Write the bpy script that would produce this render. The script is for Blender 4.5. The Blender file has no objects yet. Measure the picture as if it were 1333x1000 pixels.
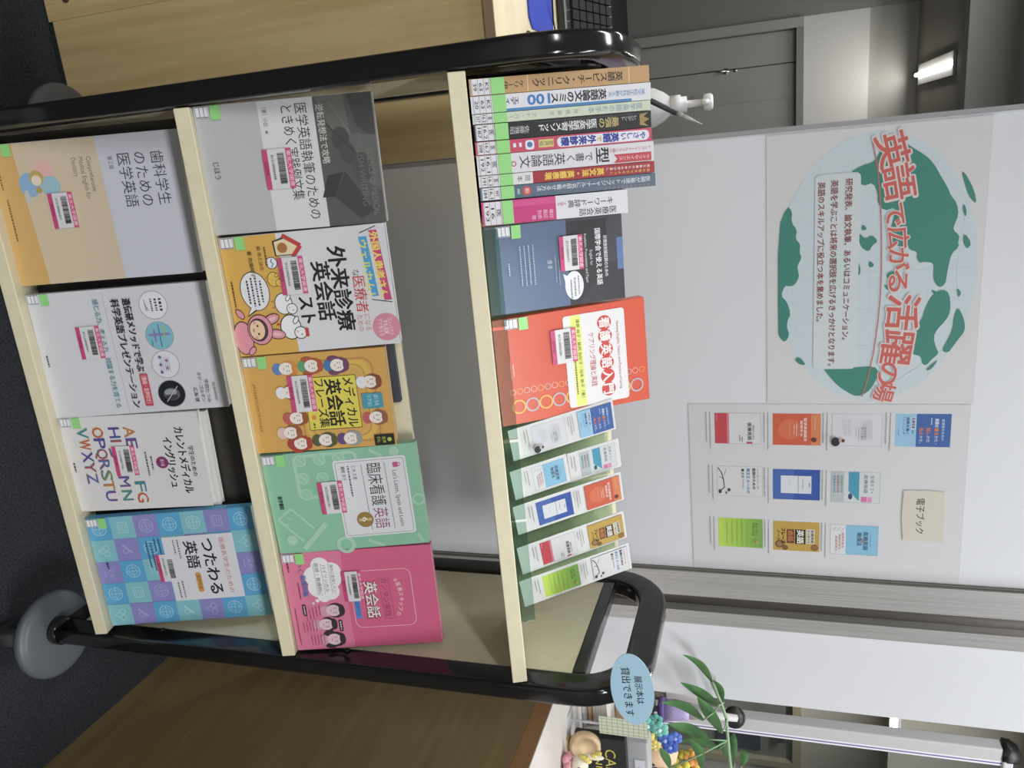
import bpy, bmesh, math, random
from mathutils import Matrix, Vector
random.seed(7)
S = bpy.context.scene
COL = S.collection
R = math.radians

# ------------------------------------------------------------ camera, world, lights, exposure
cd = bpy.data.cameras.new('camera'); cam = bpy.data.objects.new('camera', cd); COL.objects.link(cam)
cd.sensor_fit = 'HORIZONTAL'; cd.sensor_width = 36.0; cd.lens = 1036.7 / 1333 * 36; cd.clip_start = .02; cd.clip_end = 60
TH, YAW, ROLL = .3101, .2950, -.0040            # pitch down, yaw to the right, roll (camera held on its side)
fw = Vector((math.sin(YAW)*math.cos(TH), math.cos(YAW)*math.cos(TH), -math.sin(TH)))
r0 = Vector((math.cos(YAW), -math.sin(YAW), 0)); u0 = r0.cross(fw)
rr = r0*math.cos(ROLL) + u0*math.sin(ROLL); uu = u0*math.cos(ROLL) - r0*math.sin(ROLL)
m = Matrix((uu, -rr, -fw)).transposed().to_4x4(); m.translation = (.0870, -.8216, 1.1893)
cam.matrix_world = m; S.camera = cam

w = bpy.data.worlds.new('world'); S.world = w; w.use_nodes = True
w.node_tree.nodes['Background'].inputs[0].default_value = (.80, .84, .90, 1)
w.node_tree.nodes['Background'].inputs[1].default_value = .12

def lamp_z(x, y): return 2.4 if y > 5.3 else (2.7 if x < 2.2 else 3.2)          # ceiling height over a spot
def area(name, loc, sx, sy, power, color=(.97, .985, 1), rot=(0, 0, 0)):
    l = bpy.data.lights.new(name, 'AREA'); l.shape = 'RECTANGLE'; l.size = sx; l.size_y = sy
    l.energy = power; l.color = color
    o = bpy.data.objects.new(name, l); COL.objects.link(o); o.location = loc; o.rotation_euler = rot
    return o
LAMPS = [(1.25, -2.1), (1.25, .05), (3.2, -.6), (-1.2, -2.1), (-.75, .95), (-1.2, 3.7), (4.6, 3.6), (4.9, 6.0)]   # unseen ceiling fixtures; several added to brighten desk and far walls
LAMP_W = [52, 18, 24, 42, 26, 46, 60, 34]
for (x, y), p in zip(LAMPS, LAMP_W):
    area('unseen_ceiling_lamp', (x, y, lamp_z(x, y)-.04), 1.2, .28, p)
S.view_settings.view_transform = 'Standard'; S.view_settings.look = 'None'
S.view_settings.gamma = 1; S.view_settings.use_curve_mapping = False
S.view_settings.exposure = 0.12

# ------------------------------------------------------------ materials
def lin(h):
    h = h.lstrip('#'); c = [int(h[i:i+2], 16)/255 for i in (0, 2, 4)]
    c = [x/12.92 if x <= .04045 else ((x+.055)/1.055)**2.4 for x in c]
    g = .25*c[0]+.65*c[1]+.10*c[2]
    return [x*.87+g*.13+.007 for x in c]                  # slight haze put into every colour: less saturated, blacks lifted
MATS = {}
FIN = {'paper': (.55, .4, 0), 'film': (.32, .5, 0), 'matte': (.85, .3, 0), 'gloss': (.14, .5, 0), 'satin': (.42, .5, 0), 'metal': (.28, .5, 1)}
def M(h, fin='paper'):
    k = (h, fin)
    if k not in MATS:
        mt = bpy.data.materials.new('%s_%s' % (fin, h.strip('#'))); mt.use_nodes = True
        b = mt.node_tree.nodes['Principled BSDF']; ro, sp, me = FIN[fin]
        b.inputs['Base Color'].default_value = (*lin(h), 1); b.inputs['Roughness'].default_value = ro
        b.inputs['Specular IOR Level'].default_value = sp; b.inputs['Metallic'].default_value = me
        MATS[k] = mt
    return MATS[k]
def nodes(name):
    mt = bpy.data.materials.new(name); mt.use_nodes = True
    return mt, mt.node_tree.nodes, mt.node_tree.links, mt.node_tree.nodes['Principled BSDF']
def noise_mat(name, c1, c2, scale, rough=.5, bump=0.0, bscale=None, stretch=(1, 1, 1), spec=.4, detail=4, metal=0):
    mt, N, L, b = nodes(name)
    tc = N.new('ShaderNodeTexCoord'); mp = N.new('ShaderNodeMapping'); mp.inputs['Scale'].default_value = stretch
    nz = N.new('ShaderNodeTexNoise'); nz.inputs['Scale'].default_value = scale; nz.inputs['Detail'].default_value = detail
    rp = N.new('ShaderNodeValToRGB'); rp.color_ramp.elements[0].position = .3; rp.color_ramp.elements[1].position = .7
    rp.color_ramp.elements[0].color = (*lin(c1), 1); rp.color_ramp.elements[1].color = (*lin(c2), 1)
    L.new(tc.outputs['Object'], mp.inputs[0]); L.new(mp.outputs[0], nz.inputs['Vector']); L.new(nz.outputs[0], rp.inputs[0])
    L.new(rp.outputs[0], b.inputs['Base Color'])
    b.inputs['Roughness'].default_value = rough; b.inputs['Specular IOR Level'].default_value = spec; b.inputs['Metallic'].default_value = metal
    if bump:
        n2 = N.new('ShaderNodeTexNoise'); n2.inputs['Scale'].default_value = bscale or scale
        bp = N.new('ShaderNodeBump'); bp.inputs['Strength'].default_value = bump; bp.inputs['Distance'].default_value = .004
        L.new(tc.outputs['Object'], n2.inputs['Vector']); L.new(n2.outputs[0], bp.inputs['Height']); L.new(bp.outputs[0], b.inputs['Normal'])
    return mt
def acrylic(name, tint, refl=.10, edge=.5):
    mt = bpy.data.materials.new(name); mt.use_nodes = True
    N, L = mt.node_tree.nodes, mt.node_tree.links; N.remove(N['Principled BSDF'])
    tr = N.new('ShaderNodeBsdfTransparent'); tr.inputs[0].default_value = (*tint, 1)
    gl = N.new('ShaderNodeBsdfGlossy'); gl.inputs['Roughness'].default_value = .04; gl.inputs[0].default_value = (.9, 1, .95, 1)
    fr = N.new('ShaderNodeLayerWeight'); fr.inputs[0].default_value = .25
    ma = N.new('ShaderNodeMath'); ma.operation = 'MULTIPLY_ADD'; ma.inputs[1].default_value = edge; ma.inputs[2].default_value = refl
    mx = N.new('ShaderNodeMixShader')
    L.new(fr.outputs['Fresnel'], ma.inputs[0]); L.new(ma.outputs[0], mx.inputs[0]); L.new(tr.outputs[0], mx.inputs[1]); L.new(gl.outputs[0], mx.inputs[2])
    L.new(mx.outputs[0], N['Material Output'].inputs[0])
    return mt
def emit(name, col, s):
    mt = bpy.data.materials.new(name); mt.use_nodes = True; b = mt.node_tree.nodes['Principled BSDF']
    b.inputs['Base Color'].default_value = (.9, .9, .9, 1); b.inputs['Emission Color'].default_value = (*col, 1); b.inputs['Emission Strength'].default_value = s
    return mt
CREAM = noise_mat('cream_laminate', '#ddd4b0', '#e3dab8', 60, .30, spec=.45)
BLACK = M('#17171b', 'gloss')
TUBE = M('#101012', 'gloss')
MAPLE = noise_mat('maple_veneer', '#cdae70', '#e4c98e', 3.0, .5, stretch=(14, 14, .9), spec=.35)
MAPLE_TOP = noise_mat('maple_worktop', '#d6c496', '#e0cfa4', 3.0, .45, stretch=(1, 14, 14))
BROWN_WOOD = noise_mat('brown_veneer', '#80673d', '#917a4b', 3.0, .4, stretch=(12, .9, 12))
CARPET = noise_mat('carpet', '#1f2125', '#393c42', 260, .95, bump=.6, bscale=420, spec=.1)
STEEL_PAINT = noise_mat('grey_paint', '#7f7e79', '#858480', 30, .5)
ALU = noise_mat('brushed_aluminium', '#b4b2b0', '#cbc9c8', 9, .30, stretch=(60, 60, .6), metal=.45)
WB = M('#dadce2', 'satin')
PAPER = M('#d6d5d8', 'paper')
CLEAR = acrylic('clear_acrylic', (.86, .95, .90), .06, .4)
CLEAR2 = acrylic('clear_partition', (.93, .95, .97), .05, .3)

# ------------------------------------------------------------ mesh builder
class MB:
    def __init__(s): s.v = []; s.f = []; s.mi = []; s.mats = []; s.sm = []
    def slot(s, mt):
        if mt not in s.mats: s.mats.append(mt)
        return s.mats.index(mt)
    def add(s, vs, fs, mt, T=None, smooth=False):
        n = len(s.v); k = s.slot(mt)
        for p in vs: s.v.append(tuple(T @ Vector(p)) if T else tuple(p))
        for f in fs: s.f.append([n+i for i in f]); s.mi.append(k); s.sm.append(smooth)
    def box(s, lo, hi, mt, T=None, bev=0):
        x0, y0, z0 = lo; x1, y1, z1 = hi
        if bev:
            bm = bmesh.new(); bmesh.ops.create_cube(bm, size=1)
            for v in bm.verts: v.co = Vector(((x0+x1)/2 + v.co.x*(x1-x0), (y0+y1)/2 + v.co.y*(y1-y0), (z0+z1)/2 + v.co.z*(z1-z0)))
            bmesh.ops.bevel(bm, geom=bm.edges[:], offset=bev, segments=2, affect='EDGES', profile=.5)
            s.add([v.co[:] for v in bm.verts], [[v.index for v in f.verts] for f in bm.faces], mt, T); bm.free(); return
        vs = [(x, y, z) for z in (z0, z1) for y in (y0, y1) for x in (x0, x1)]
        s.add(vs, [(0, 2, 3, 1), (4, 5, 7, 6), (0, 1, 5, 4), (2, 6, 7, 3), (0, 4, 6, 2), (1, 3, 7, 5)], mt, T)
    def prism(s, poly, z0, z1, mt, T=None):
        n = len(poly)
        vs = [(x, y, z0) for x, y in poly] + [(x, y, z1) for x, y in poly]
        s.add(vs, [list(range(n))[::-1], list(range(n, 2*n))] + [(i, (i+1) % n, n+(i+1) % n, n+i) for i in range(n)], mt, T)
    def lathe(s, prof, mt, T=None, seg=28, smooth=True):
        vs = []; fs = []
        for r, z in prof:
            for i in range(seg):
                a = 2*math.pi*i/seg; vs.append((r*math.cos(a), r*math.sin(a), z))
        for j in range(len(prof)-1):
            for i in range(seg):
                k = (i+1) % seg; fs.append((j*seg+i, j*seg+k, (j+1)*seg+k, (j+1)*seg+i))
        fs.append(list(range(seg))[::-1]); fs.append([(len(prof)-1)*seg+i for i in range(seg)])
        s.add(vs, fs, mt, T, smooth)
    def sweep(s, path, sec, mt, side=Vector((1, 0, 0)), closed=False, smooth=True):
        """section (a along side, b along side x tangent) swept along a path"""
        n = len(path); m_ = len(sec); vs = []; fs = []
        P = [Vector(p) for p in path]
        for i in range(n):
            a = P[i-1] if (i > 0 or closed) else P[i]; b = P[(i+1) % n] if (i < n-1 or closed) else P[i]
            t = (b-a).normalized(); sd = (side - t*side.dot(t)).normalized(); nn = sd.cross(t)
            for (p, q) in sec: vs.append(tuple(P[i] + sd*p + nn*q))
        for i in range(n if closed else n-1):
            j = (i+1) % n
            for k in range(m_):
                l = (k+1) % m_; fs.append((i*m_+k, i*m_+l, j*m_+l, j*m_+k))
        if not closed:
            fs.append(list(range(m_))[::-1]); fs.append([(n-1)*m_+k for k in range(m_)])
        s.add(vs, fs, mt, None, smooth)
    def tube(s, path, r, mt, seg=10, r1=None):
        P = [Vector(p) for p in path]; d = P[-1]-P[0]
        sd = Vector((0, 1, 0)) if abs(d.normalized().y) < .8 else Vector((1, 0, 0))
        sec = [(math.cos(2*math.pi*i/seg)*r, math.sin(2*math.pi*i/seg)*r) for i in range(seg)]
        s.sweep(path, sec, mt, side=sd)
    def ball(s, c, r, mt, T=None, seg=16, rings=10):
        rx, ry, rz = r if isinstance(r, tuple) else (r, r, r)
        prof = []
        vs = []; fs = []
        for j in range(1, rings):
            a = math.pi*j/rings
            for i in range(seg):
                b = 2*math.pi*i/seg; vs.append((c[0]+rx*math.sin(a)*math.cos(b), c[1]+ry*math.sin(a)*math.sin(b), c[2]+rz*math.cos(a)))
        top = len(vs); vs.append((c[0], c[1], c[2]+rz)); bot = len(vs); vs.append((c[0], c[1], c[2]-rz))
        for j in range(rings-2):
            for i in range(seg):
                k = (i+1) % seg; fs.append((j*seg+i, (j+1)*seg+i, (j+1)*seg+k, j*seg+k))
        for i in range(seg):
            k = (i+1) % seg; fs.append((top, i, k)); fs.append((bot, (rings-2)*seg+k, (rings-2)*seg+i))
        s.add(vs, fs, mt, T, True)
    def build(s, name, parent=None, loc=None, mtx=None):
        me = bpy.data.meshes.new(name); me.from_pydata(s.v, [], s.f); 
        for mt in s.mats: me.materials.append(mt)
        me.polygons.foreach_set('material_index', s.mi); me.polygons.foreach_set('use_smooth', s.sm); me.update()
        o = bpy.data.objects.new(name, me); COL.objects.link(o)
        if parent: o.parent = parent
        if mtx is not None: o.matrix_local = mtx
        if loc: o.location = loc
        return o

def empty(name, mtx=None, loc=None):
    o = bpy.data.objects.new(name, None); COL.objects.link(o); o.empty_display_size = .02
    if mtx is not None: o.matrix_world = mtx
    if loc: o.location = loc
    return o
def tag(o, label=None, cat=None, group=None, kind=None):
    if label: o['label'] = label
    if cat: o['category'] = cat
    if group: o['group'] = group
    if kind: o['kind'] = kind
    return o
def structure(name, mb, label=None):
    return tag(mb.build(name), label, kind='structure')

# ------------------------------------------------------------ lettering
TXT = {}
def text_mesh(t, res):
    k = (t, res)
    if k not in TXT:
        c = bpy.data.curves.new('t', 'FONT'); c.body = t; c.resolution_u = res; c.fill_mode = 'FRONT'
        o = bpy.data.objects.new('t', c); COL.objects.link(o); bpy.context.view_layer.update()
        me = o.to_mesh(); vs = [(v.co.x, v.co.y) for v in me.vertices]; fs = [list(p.vertices) for p in me.polygons]
        o.to_mesh_clear(); bpy.data.objects.remove(o); bpy.data.curves.remove(c)
        xs = [v[0] for v in vs] or [0, 1]
        TXT[k] = (vs, fs, min(xs), max(xs))
    return TXT[k]

def weight(b):
    """a heavier weight is the same letter printed again, shifted by a hair"""
    if b < .004: return [(0, 0)]
    if b < .045: return [(-b, -b*.6), (b, -b*.6), (-b, b*.6), (b, b*.6)] if b > .014 else [(-b, 0), (b, 0)]
    return [(b*math.cos(2*math.pi*k/10), b*math.sin(2*math.pi*k/10)) for k in range(10)]

class Canvas:
    """flat print on a sheet: fractions of width (x) and height (y), each mark a hair above the last"""
    STEP = 1.6e-5
    def __init__(s, mb, w, h, z0, fin='film', ox=0, oy=0):
        s.mb, s.w, s.h, s.z, s.fin, s.ox, s.oy = mb, w, h, z0, fin, ox, oy
    def sub(s, x, y, w_, h_):
        c = Canvas(s.mb, s.w*w_, s.h*h_, s.z, s.fin, s.ox+s.w*x, s.oy+s.h*y); c.z = s.z; return c
    def _z(s): s.z += s.STEP; return s.z
    def P(s, x, y): return (s.ox+x*s.w, s.oy+y*s.h)
    def raw(s, pts, col):
        z = s._z(); s.mb.add([(x, y, z) for x, y in pts], [list(range(len(pts)))], M(col, s.fin))
    def poly(s, pts, col): s.raw([s.P(*p) for p in pts], col)
    def rect(s, x0, y0, x1, y1, col): s.poly([(x0, y0), (x1, y0), (x1, y1), (x0, y1)], col)
    def rrect(s, x0, y0, x1, y1, r, col):
        a, b = s.P(x0, y0); c, d = s.P(x1, y1); r *= s.w; pts = []
        for cx, cy, a0 in ((c-r, d-r, 0), (a+r, d-r, 90), (a+r, b+r, 180), (c-r, b+r, 270)):
            for k in range(7): t = R(a0+15*k); pts.append((cx+r*math.cos(t), cy+r*math.sin(t)))
        s.raw(pts, col)
    def rframe(s, x0, y0, x1, y1, r, t, col, inner):
        s.rrect(x0, y0, x1, y1, r, col); tx, ty = t, t*s.w/s.h; s.rrect(x0+tx, y0+ty, x1-tx, y1-ty, max(r-t, .001), inner)
    def ell(s, x, y, rx, col, ry=None, n=28, rot=0):
        cx, cy = s.P(x, y); rx *= s.w; ry = rx if ry is None else ry*s.w
        ca, sa = math.cos(R(rot)), math.sin(R(rot)); pts = []
        for i in range(n):
            a = 2*math.pi*i/n; p, q = rx*math.cos(a), ry*math.sin(a); pts.append((cx+p*ca-q*sa, cy+p*sa+q*ca))
        s.raw(pts, col)
    def ring(s, x, y, r, t, col, n=28):
        cx, cy = s.P(x, y); z = s._z(); vs = []; r *= s.w; t *= s.w
        for i in range(n):
            a = 2*math.pi*i/n
            for q in (r, r-t): vs.append((cx+q*math.cos(a), cy+q*math.sin(a), z))
        s.mb.add(vs, [(2*i, 2*((i+1) % n), 2*((i+1) % n)+1, 2*i+1) for i in range(n)], M(col, s.fin))
    def line(s, pts, t, col):
        t *= s.w/2
        for a, b in zip(pts[:-1], pts[1:]):
            (ax, ay), (bx, by) = s.P(*a), s.P(*b); l = math.hypot(bx-ax, by-ay) or 1; nx, ny = -(by-ay)/l*t, (bx-ax)/l*t
            s.raw([(ax+nx, ay+ny), (ax-nx, ay-ny), (bx-nx, by-ny), (bx+nx, by+ny)], col)
    def text(s, t, x, y, h, col, w=None, al='l', bold=0.0, rot=0, res=2, italic=0):
        """h = em height as a fraction of sheet height, y = centre line; w = width as a fraction (fits the string)"""
        vs, fs, x0, x1 = text_mesh(t, res); e = h*s.h
        sx = e if w is None else w*s.w/max(x1-x0, 1e-6)
        W = (x1-x0)*sx; off = {'l': 0, 'c': -W/2, 'r': -W}[al]; px, py = s.P(x, y); ca, sa = math.cos(R(rot)), math.sin(R(rot)); z = s._z()
        for k, (da, db_) in enumerate(weight(bold)):
            out = []
            for a, b in vs:
                p, q = (a-x0)*sx+off+da*e, (b-.36+db_)*e
                out.append((px+p*ca-q*sa, py+p*sa+q*ca, z+k*2e-6))
            s.mb.add(out, fs, M(col, s.fin))
    def vtext(s, t, x, ytop, ybot, col, size=None, bold=0.0, res=2, sideways=''):
        """vertical writing, one character under the other; size = width fraction of a character"""
        n = len(t); dy = (ytop-ybot)/n; e = size*s.w if size else abs(dy)*s.h*.98
        for i, ch in enumerate(t):
            y = ytop-(i+.5)*dy
            rot = -90 if (ch in 'ー-~〜' or ch in sideways) else 0
            vs, fs, x0, x1 = text_mesh(ch, res); px, py = s.P(x, y); sy = min(e, abs(dy)*s.h*1.02)
            for k, (da, db_) in enumerate(weight(bold)):
                out = []
                for a, b in vs:
                    p, q = (a-(x0+x1)/2), (b-.36)
                    if rot: p, q = q, -p
                    out.append((px+(p+da)*e, py+(q+db_)*sy, s.z+s.STEP+k*2e-6))
                s.mb.add(out, fs, M(col, s.fin))
        s.z += s.STEP
    def greek(s, x, y, w_, h, col, rot=0, word=None):
        """a line of print too small to read: small dashes"""
        p = x
        while p < x+w_-1e-6:
            l = min(random.uniform(.5, 1.3)*h*s.h/s.w*(word or .8), x+w_-p); s.rect(p, y-h*.32, p+l, y+h*.32, col); p += l+.35*h*s.h/s.w
    def strip(s, pts, t, col): s.line(pts, t, col)

def lean_matrix(loc, t, phi=0, yaw=0):
    return Matrix.Translation(loc) @ Matrix.Rotation(R(yaw), 4, 'Z') @ Matrix.Rotation(R(90-t), 4, 'X') @ Matrix.Rotation(R(phi), 4, 'Z')

# ------------------------------------------------------------ room
FL = MB(); FL.box((-4, -4, -.05), (10, 8.6, 0), CARPET); structure('floor', FL)
CE = MB(); CE.box((-4, -4, 2.7), (2.25, 5.2, 2.75), M('#d4d4d0', 'matte')); CE.box((2.2, -4, 2.7505), (2.25, 5.2, 3.2), M('#d4d4d0', 'matte')); CE.box((2.2, -4, 3.2), (10, 5.32, 3.25), M('#d4d4d0', 'matte'))
structure('ceiling', CE)
CF = MB(); CF.box((-4, 5.32, 2.4), (1.4, 8.6, 2.45), M('#a39d90', 'matte')); CF.box((1.4, 5.32, 2.4), (10, 8.6, 2.45), M('#e0d8c4', 'matte')); structure('ceiling_far', CF)  # right half painted paler, in place of light reaching that ceiling
BE = MB(); BE.box((-4, 5.2, 2.4), (2.2, 5.32, 2.7), M('#b3b2ae', 'matte')); BE.box((2.2, 5.2, 2.13), (10, 5.32, 3.2), noise_mat('ceiling_standin_beige', '#9a9585', '#a5a08f', 30, .8, stretch=(1, 1, 4))); structure('trim_1', BE)  # beige upright face stands in for the far-right ceiling so lamps reach it
WL = MB(); WL.box((-4.05, -4, 0), (-4, 8.6, 3.25), M('#a5a39e', 'matte')); structure('wall_left', WL)
WR = MB(); WR.box((10, -4, 0), (10.05, 8.6, 3.25), M('#c9c4b4', 'matte')); structure('wall_right', WR)
WF = MB(); WF.box((-4, -4.05, 0), (10, -4, 3.25), M('#c9c6bd', 'matte')); structure('wall_front', WF)
# far wall: grey steel double door recessed under a lintel on the left, pale plaster on the right
WK = MB(); GP = M('#8d8c87', 'satin'); G2 = M('#6f6e6a', 'satin')
WK.box((-4, 7.0, 0), (-.80, 7.12, 2.4), G2)
WK.box((-.80, 7.0, 1.50), (1.4, 7.12, 2.02), M('#b7b6b3', 'satin'))  # lintel painted paler to stand for the light falling on it
WK.box((-.80, 7.03, 2.02), (1.4, 7.12, 2.4), M('#8a8984', 'satin'))
WK.box((.95, 7.0, 0), (1.4, 7.12, 1.50), G2)
WK.box((1.4, 7.0, 0), (5.2, 7.12, 2.4), M('#cfc9b8', 'matte')); WK.box((6.98, 7.0, 0), (10, 7.12, 2.4), M('#cfc9b8', 'matte'))
WK.box((5.2, 7.0, 1.53), (6.98, 7.12, 2.4), M('#cfc9b8', 'matte'))
WK.box((-4, 8.5, 0), (10, 8.6, 2.75), G2)
structure('wall_back', WK)
D = MB()
D.box((-.80, 6.97, 0), (-.72, 7.13, 1.50), GP); D.box((-.72, 6.99, 1.44), (.95, 7.13, 1.50), G2)
D.box((-.715, 7.07, .0), (-.455, 7.11, 1.438), GP); D.box((-.445, 7.07, .0), (.945, 7.11, 1.438), GP)
D.box((-.26, 7.062, .55), (-.16, 7.07, 1.38), M('#8f8e8a', 'gloss'))
D.box((-.72, 7.09, 0), (.95, 7.115, 1.44), M('#575652', 'matte'))
dr = structure('door_1', D)
H = MB(); H.tube([(-.44, 7.07, .85), (-.44, 7.01, .85), (-.44, 7.005, .77)], .011, M('#d2d2d2', 'metal')); H.lathe([(.026, 0), (.026, .01)], M('#bcbcbc', 'metal'), Matrix.Translation((-.44, 7.07, .85)) @ Matrix.Rotation(R(90), 4, 'X'))
H.lathe([(.016, 0), (.016, .012)], M('#bcbcbc', 'metal'), Matrix.Translation((-.44, 7.07, .93)) @ Matrix.Rotation(R(90), 4, 'X'))
H.build('door_handle', dr)
D = MB(); BF = M('#b9ad8a', 'satin')
D.box((6.90, 6.96, 0), (6.98, 7.13, 1.53), BF); D.box((5.2, 6.96, 1.44), (6.90, 7.13, 1.53), BF); D.box((5.2, 6.97, 0), (5.28, 7.13, 1.44), BF)
D.box((5.28, 7.03, 0), (6.90, 7.06, 1.44), M('#85877c', 'satin'))
D.box((6.05, 7.0, .0), (6.1, 7.05, 1.44), BF)
dr = structure('door_2', D)
H = MB(); H.box((6.30, 6.93, 1.30), (6.62, 6.995, 1.36), M('#8f8f8c', 'metal'), bev=.006); H.box((6.35, 6.945, 1.475), (6.50, 6.962, 1.50), M('#2a241e', 'satin')); H.build('door_closer', dr)
H = MB(); H.box((6.40, 7.0, .62), (6.82, 7.029, 1.10), M('#3d4354', 'satin'), bev=.004)
cs = Canvas(H, .42, .48, 0, 'satin'); H.build('door_notice', dr)
# ------------------------------------------------------------ ceiling fixtures
def fixture(name, lo, hi, mat, label, group=None, power=0, ang=0):
    e = empty(name, loc=((lo[0]+hi[0])/2, (lo[1]+hi[1])/2, hi[2])); tag(e, label, 'ceiling light', group)
    cx, cy, cz = e.location; b = MB(); b.box((lo[0]-cx, lo[1]-cy, -.022), (hi[0]-cx, hi[1]-cy, 0), M('#c4c4c2', 'satin'), bev=.004); b.build('housing', e)
    t = MB(); along = (hi[0]-lo[0]) > (hi[1]-lo[1])
    if along: t.tube([(lo[0]-cx+.02, 0, -.038), (hi[0]-cx-.02, 0, -.038)], .015, mat, 12)
    else: t.tube([(0, lo[1]-cy+.02, -.038), (0, hi[1]-cy-.02, -.038)], .015, mat, 12)
    t.build('tube', e)
    if power:
        l = area(name+'_glow', (cx, cy, cz-.07), (hi[0]-lo[0]) if along else .06, .06 if along else (hi[1]-lo[1]), power, (1, .97, .9))
    return e
TUBE_ON = emit('lit_tube', (1, .98, .92), 9)
fixture('ceiling_light', (-.30, 5.5, 2.34), (-.14, 6.85, 2.4), TUBE_ON, 'lit fluorescent ceiling batten beyond the beam above the grey steel door', power=12)
fixture('ceiling_light', (4.62, 5.10, 2.13), (4.93, 5.18, 2.20), emit('bright_tube', (1, .98, .92), 14), 'small lit light fixed on the beige upright stand-in for the ceiling above the far doorway at right', power=3)
PANEL = emit('lit_panel', (1, .98, .95), 3)
for x, y in LAMPS:
    e = empty('unseen_ceiling_fixture', loc=(x, y, lamp_z(x, y))); tag(e, 'unseen white fluorescent ceiling fixture put out of the picture to light the room', 'ceiling light', 'unseen ceiling fixtures lighting the room')
    b = MB(); b.box((-.64, -.18, -.012), (.64, .18, 0), M('#e0e0de', 'satin')); b.build('frame', e)
    b = MB(); b.box((-.60, -.14, -.020), (.60, .14, -.0125), PANEL); b.build('diffuser', e)

# ------------------------------------------------------------ whiteboard partitions
def wb_panel(name, x0, x1, y, z0, z1, label, left, right):
    e = empty(name, loc=((x0+x1)/2, y, 0)); tag(e, label, 'whiteboard'); X = (x0+x1)/2
    b = MB(); b.box((x0-X, 0, z0), (x1-X, .028, z1), WB); b.build('board', e)
    if left:
        b = MB(); b.box((x0-.007-X, -.006, z0), (x0-.0003-X, .03, z1), M('#9a9b9e', 'satin')); b.build('edge_trim', e)
    if right:
        for k, (a, c, d0, mt) in enumerate(((.0, .0035, -.004, M('#77756b', 'satin')), (.0038, .029, -.010, ALU), (.0293, .056, -.003, ALU), (.0563, .082, .012, M('#8b8784', 'metal')), (.0823, .109, -.010, ALU))):
            b = MB(); b.box((x1+a-X, d0, z0), (x1+c-X, .03, z1), mt); b.build('aluminium_channel' if k else 'gasket', e)
    b = MB(); b.box((x0-X, -.006, z0-.03), (x1-X, .03, z0-.0005), ALU); b.build('bottom_rail', e)
    for sx in (x0-X+.05, x1-X-.05):
        b = MB(); b.box((sx-.02, -.0, 0), (sx+.02, .026, z0-.031), ALU); b.build('foot', e)
    return e
wb_panel('whiteboard', .0935, .8235, .472, .36, 2.02, 'large white board behind the cart carrying the globe poster', True, True)
wb_panel('whiteboard', .9335, 1.094, .472, .36, 2.02, 'narrow blank white panel right of the aluminium channel', False, False)

# clear free-standing partition with white stile, far right
e = empty('clear_partition', loc=(1.80, .9, 0)); tag(e, 'clear partition screen with white upright stile and black top corner behind plant', 'partition')
b = MB(); b.box((-.335, -.018, .06), (-.302, .018, 1.690), M('#c3c4c6', 'satin'), bev=.004); b.build('stile', e)
b = MB(); b.box((-.3015, -.012, .06), (-.2945, .012, 1.690), M('#ecebf2', 'gloss')); b.box((-.2944, -.0122, .06), (-.2912, .010, 1.690), M('#6f69a8', 'satin')); b.box((-.2911, -.012, .06), (-.2865, .010, 1.690), M('#ecebf2', 'gloss')); b.build('glazing_bead', e)
b = MB(); b.box((-.286, -.003, .06), (.30, .003, 1.690), CLEAR2); b.build('pane', e)
b = MB(); b.box((.301, -.018, .06), (.335, .018, 1.690), M('#d8d8da', 'satin'), bev=.004); b.build('stile', e)
b = MB(); b.box((-.302, -.018, 1.691), (.302, .018, 1.712), M('#d8d8da', 'satin'), bev=.004); b.build('top_rail', e)
for sx in (-1, 1):
    b = MB(); b.sweep([(sx*.322, 0, 1.6905), (sx*.320, 0, 1.704), (sx*.314, 0, 1.713), (sx*.303, 0, 1.7135)], [(.021, .016), (-.021, .016), (-.021, -.016), (.021, -.016)], M('#1c1b1b', 'satin'), side=Vector((0, 1, 0))); b.build('corner_cap', e)
    b = MB(); b.box((sx*.318-.016, -.13, .0), (sx*.318+.016, .13, .059), M('#3a3a3c', 'satin'), bev=.006); b.build('foot', e)
b = MB(); b.ball((-.350, -.035, 1.11), (.030, .018, .026), M('#2a2223', 'satin')); b.tube([(-.345, -.03, 1.11), (-.325, -.015, 1.11)], .009, M('#2a2223', 'satin')); b.build('clamp_knob', e)

# ------------------------------------------------------------ left desk
e = empty('desk', loc=(-.9, .8, 0)); tag(e, 'pale maple service desk behind the left of the cart', 'desk')
OX, OY = -.9, .8
def db(lo, hi): return (lo[0]-OX, lo[1]-OY, lo[2]), (hi[0]-OX, hi[1]-OY, hi[2])
b = MB(); b.box(*db((-2.0, .386, .795+.006), (.084, 1.275, .812)), MAPLE_TOP); b.build('worktop', e)
b = MB(); b.box(*db((-2.0, .382, .798), (.084, .3858, .8128)), M('#a58464', 'satin')); b.build('edge_band', e)
b = MB(); b.box(*db((-.205, .388, .012), (.084, .408, .8)), MAPLE); b.box(*db((-2.0, .388, .004), (-.2055, .408, .8)), MAPLE); b.build('front_panel', e)
b = MB(); b.box(*db((.064, .409, .0), (.084, 1.25, .8)), MAPLE); b.build('side_panel', e)
b = MB(); b.box(*db((-2.0, .409, .0), (-1.98, 1.25, .8)), MAPLE); b.build('side_panel', e)
b = MB(); b.lathe([(.006, 0), (.006, .003), (.004, .005)], M('#4a3420', 'satin'), Matrix.Translation((-.236-OX, .3878-OY, .052)) @ Matrix.Rotation(R(90), 4, 'X')); b.build('screw_cap', e)

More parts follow.
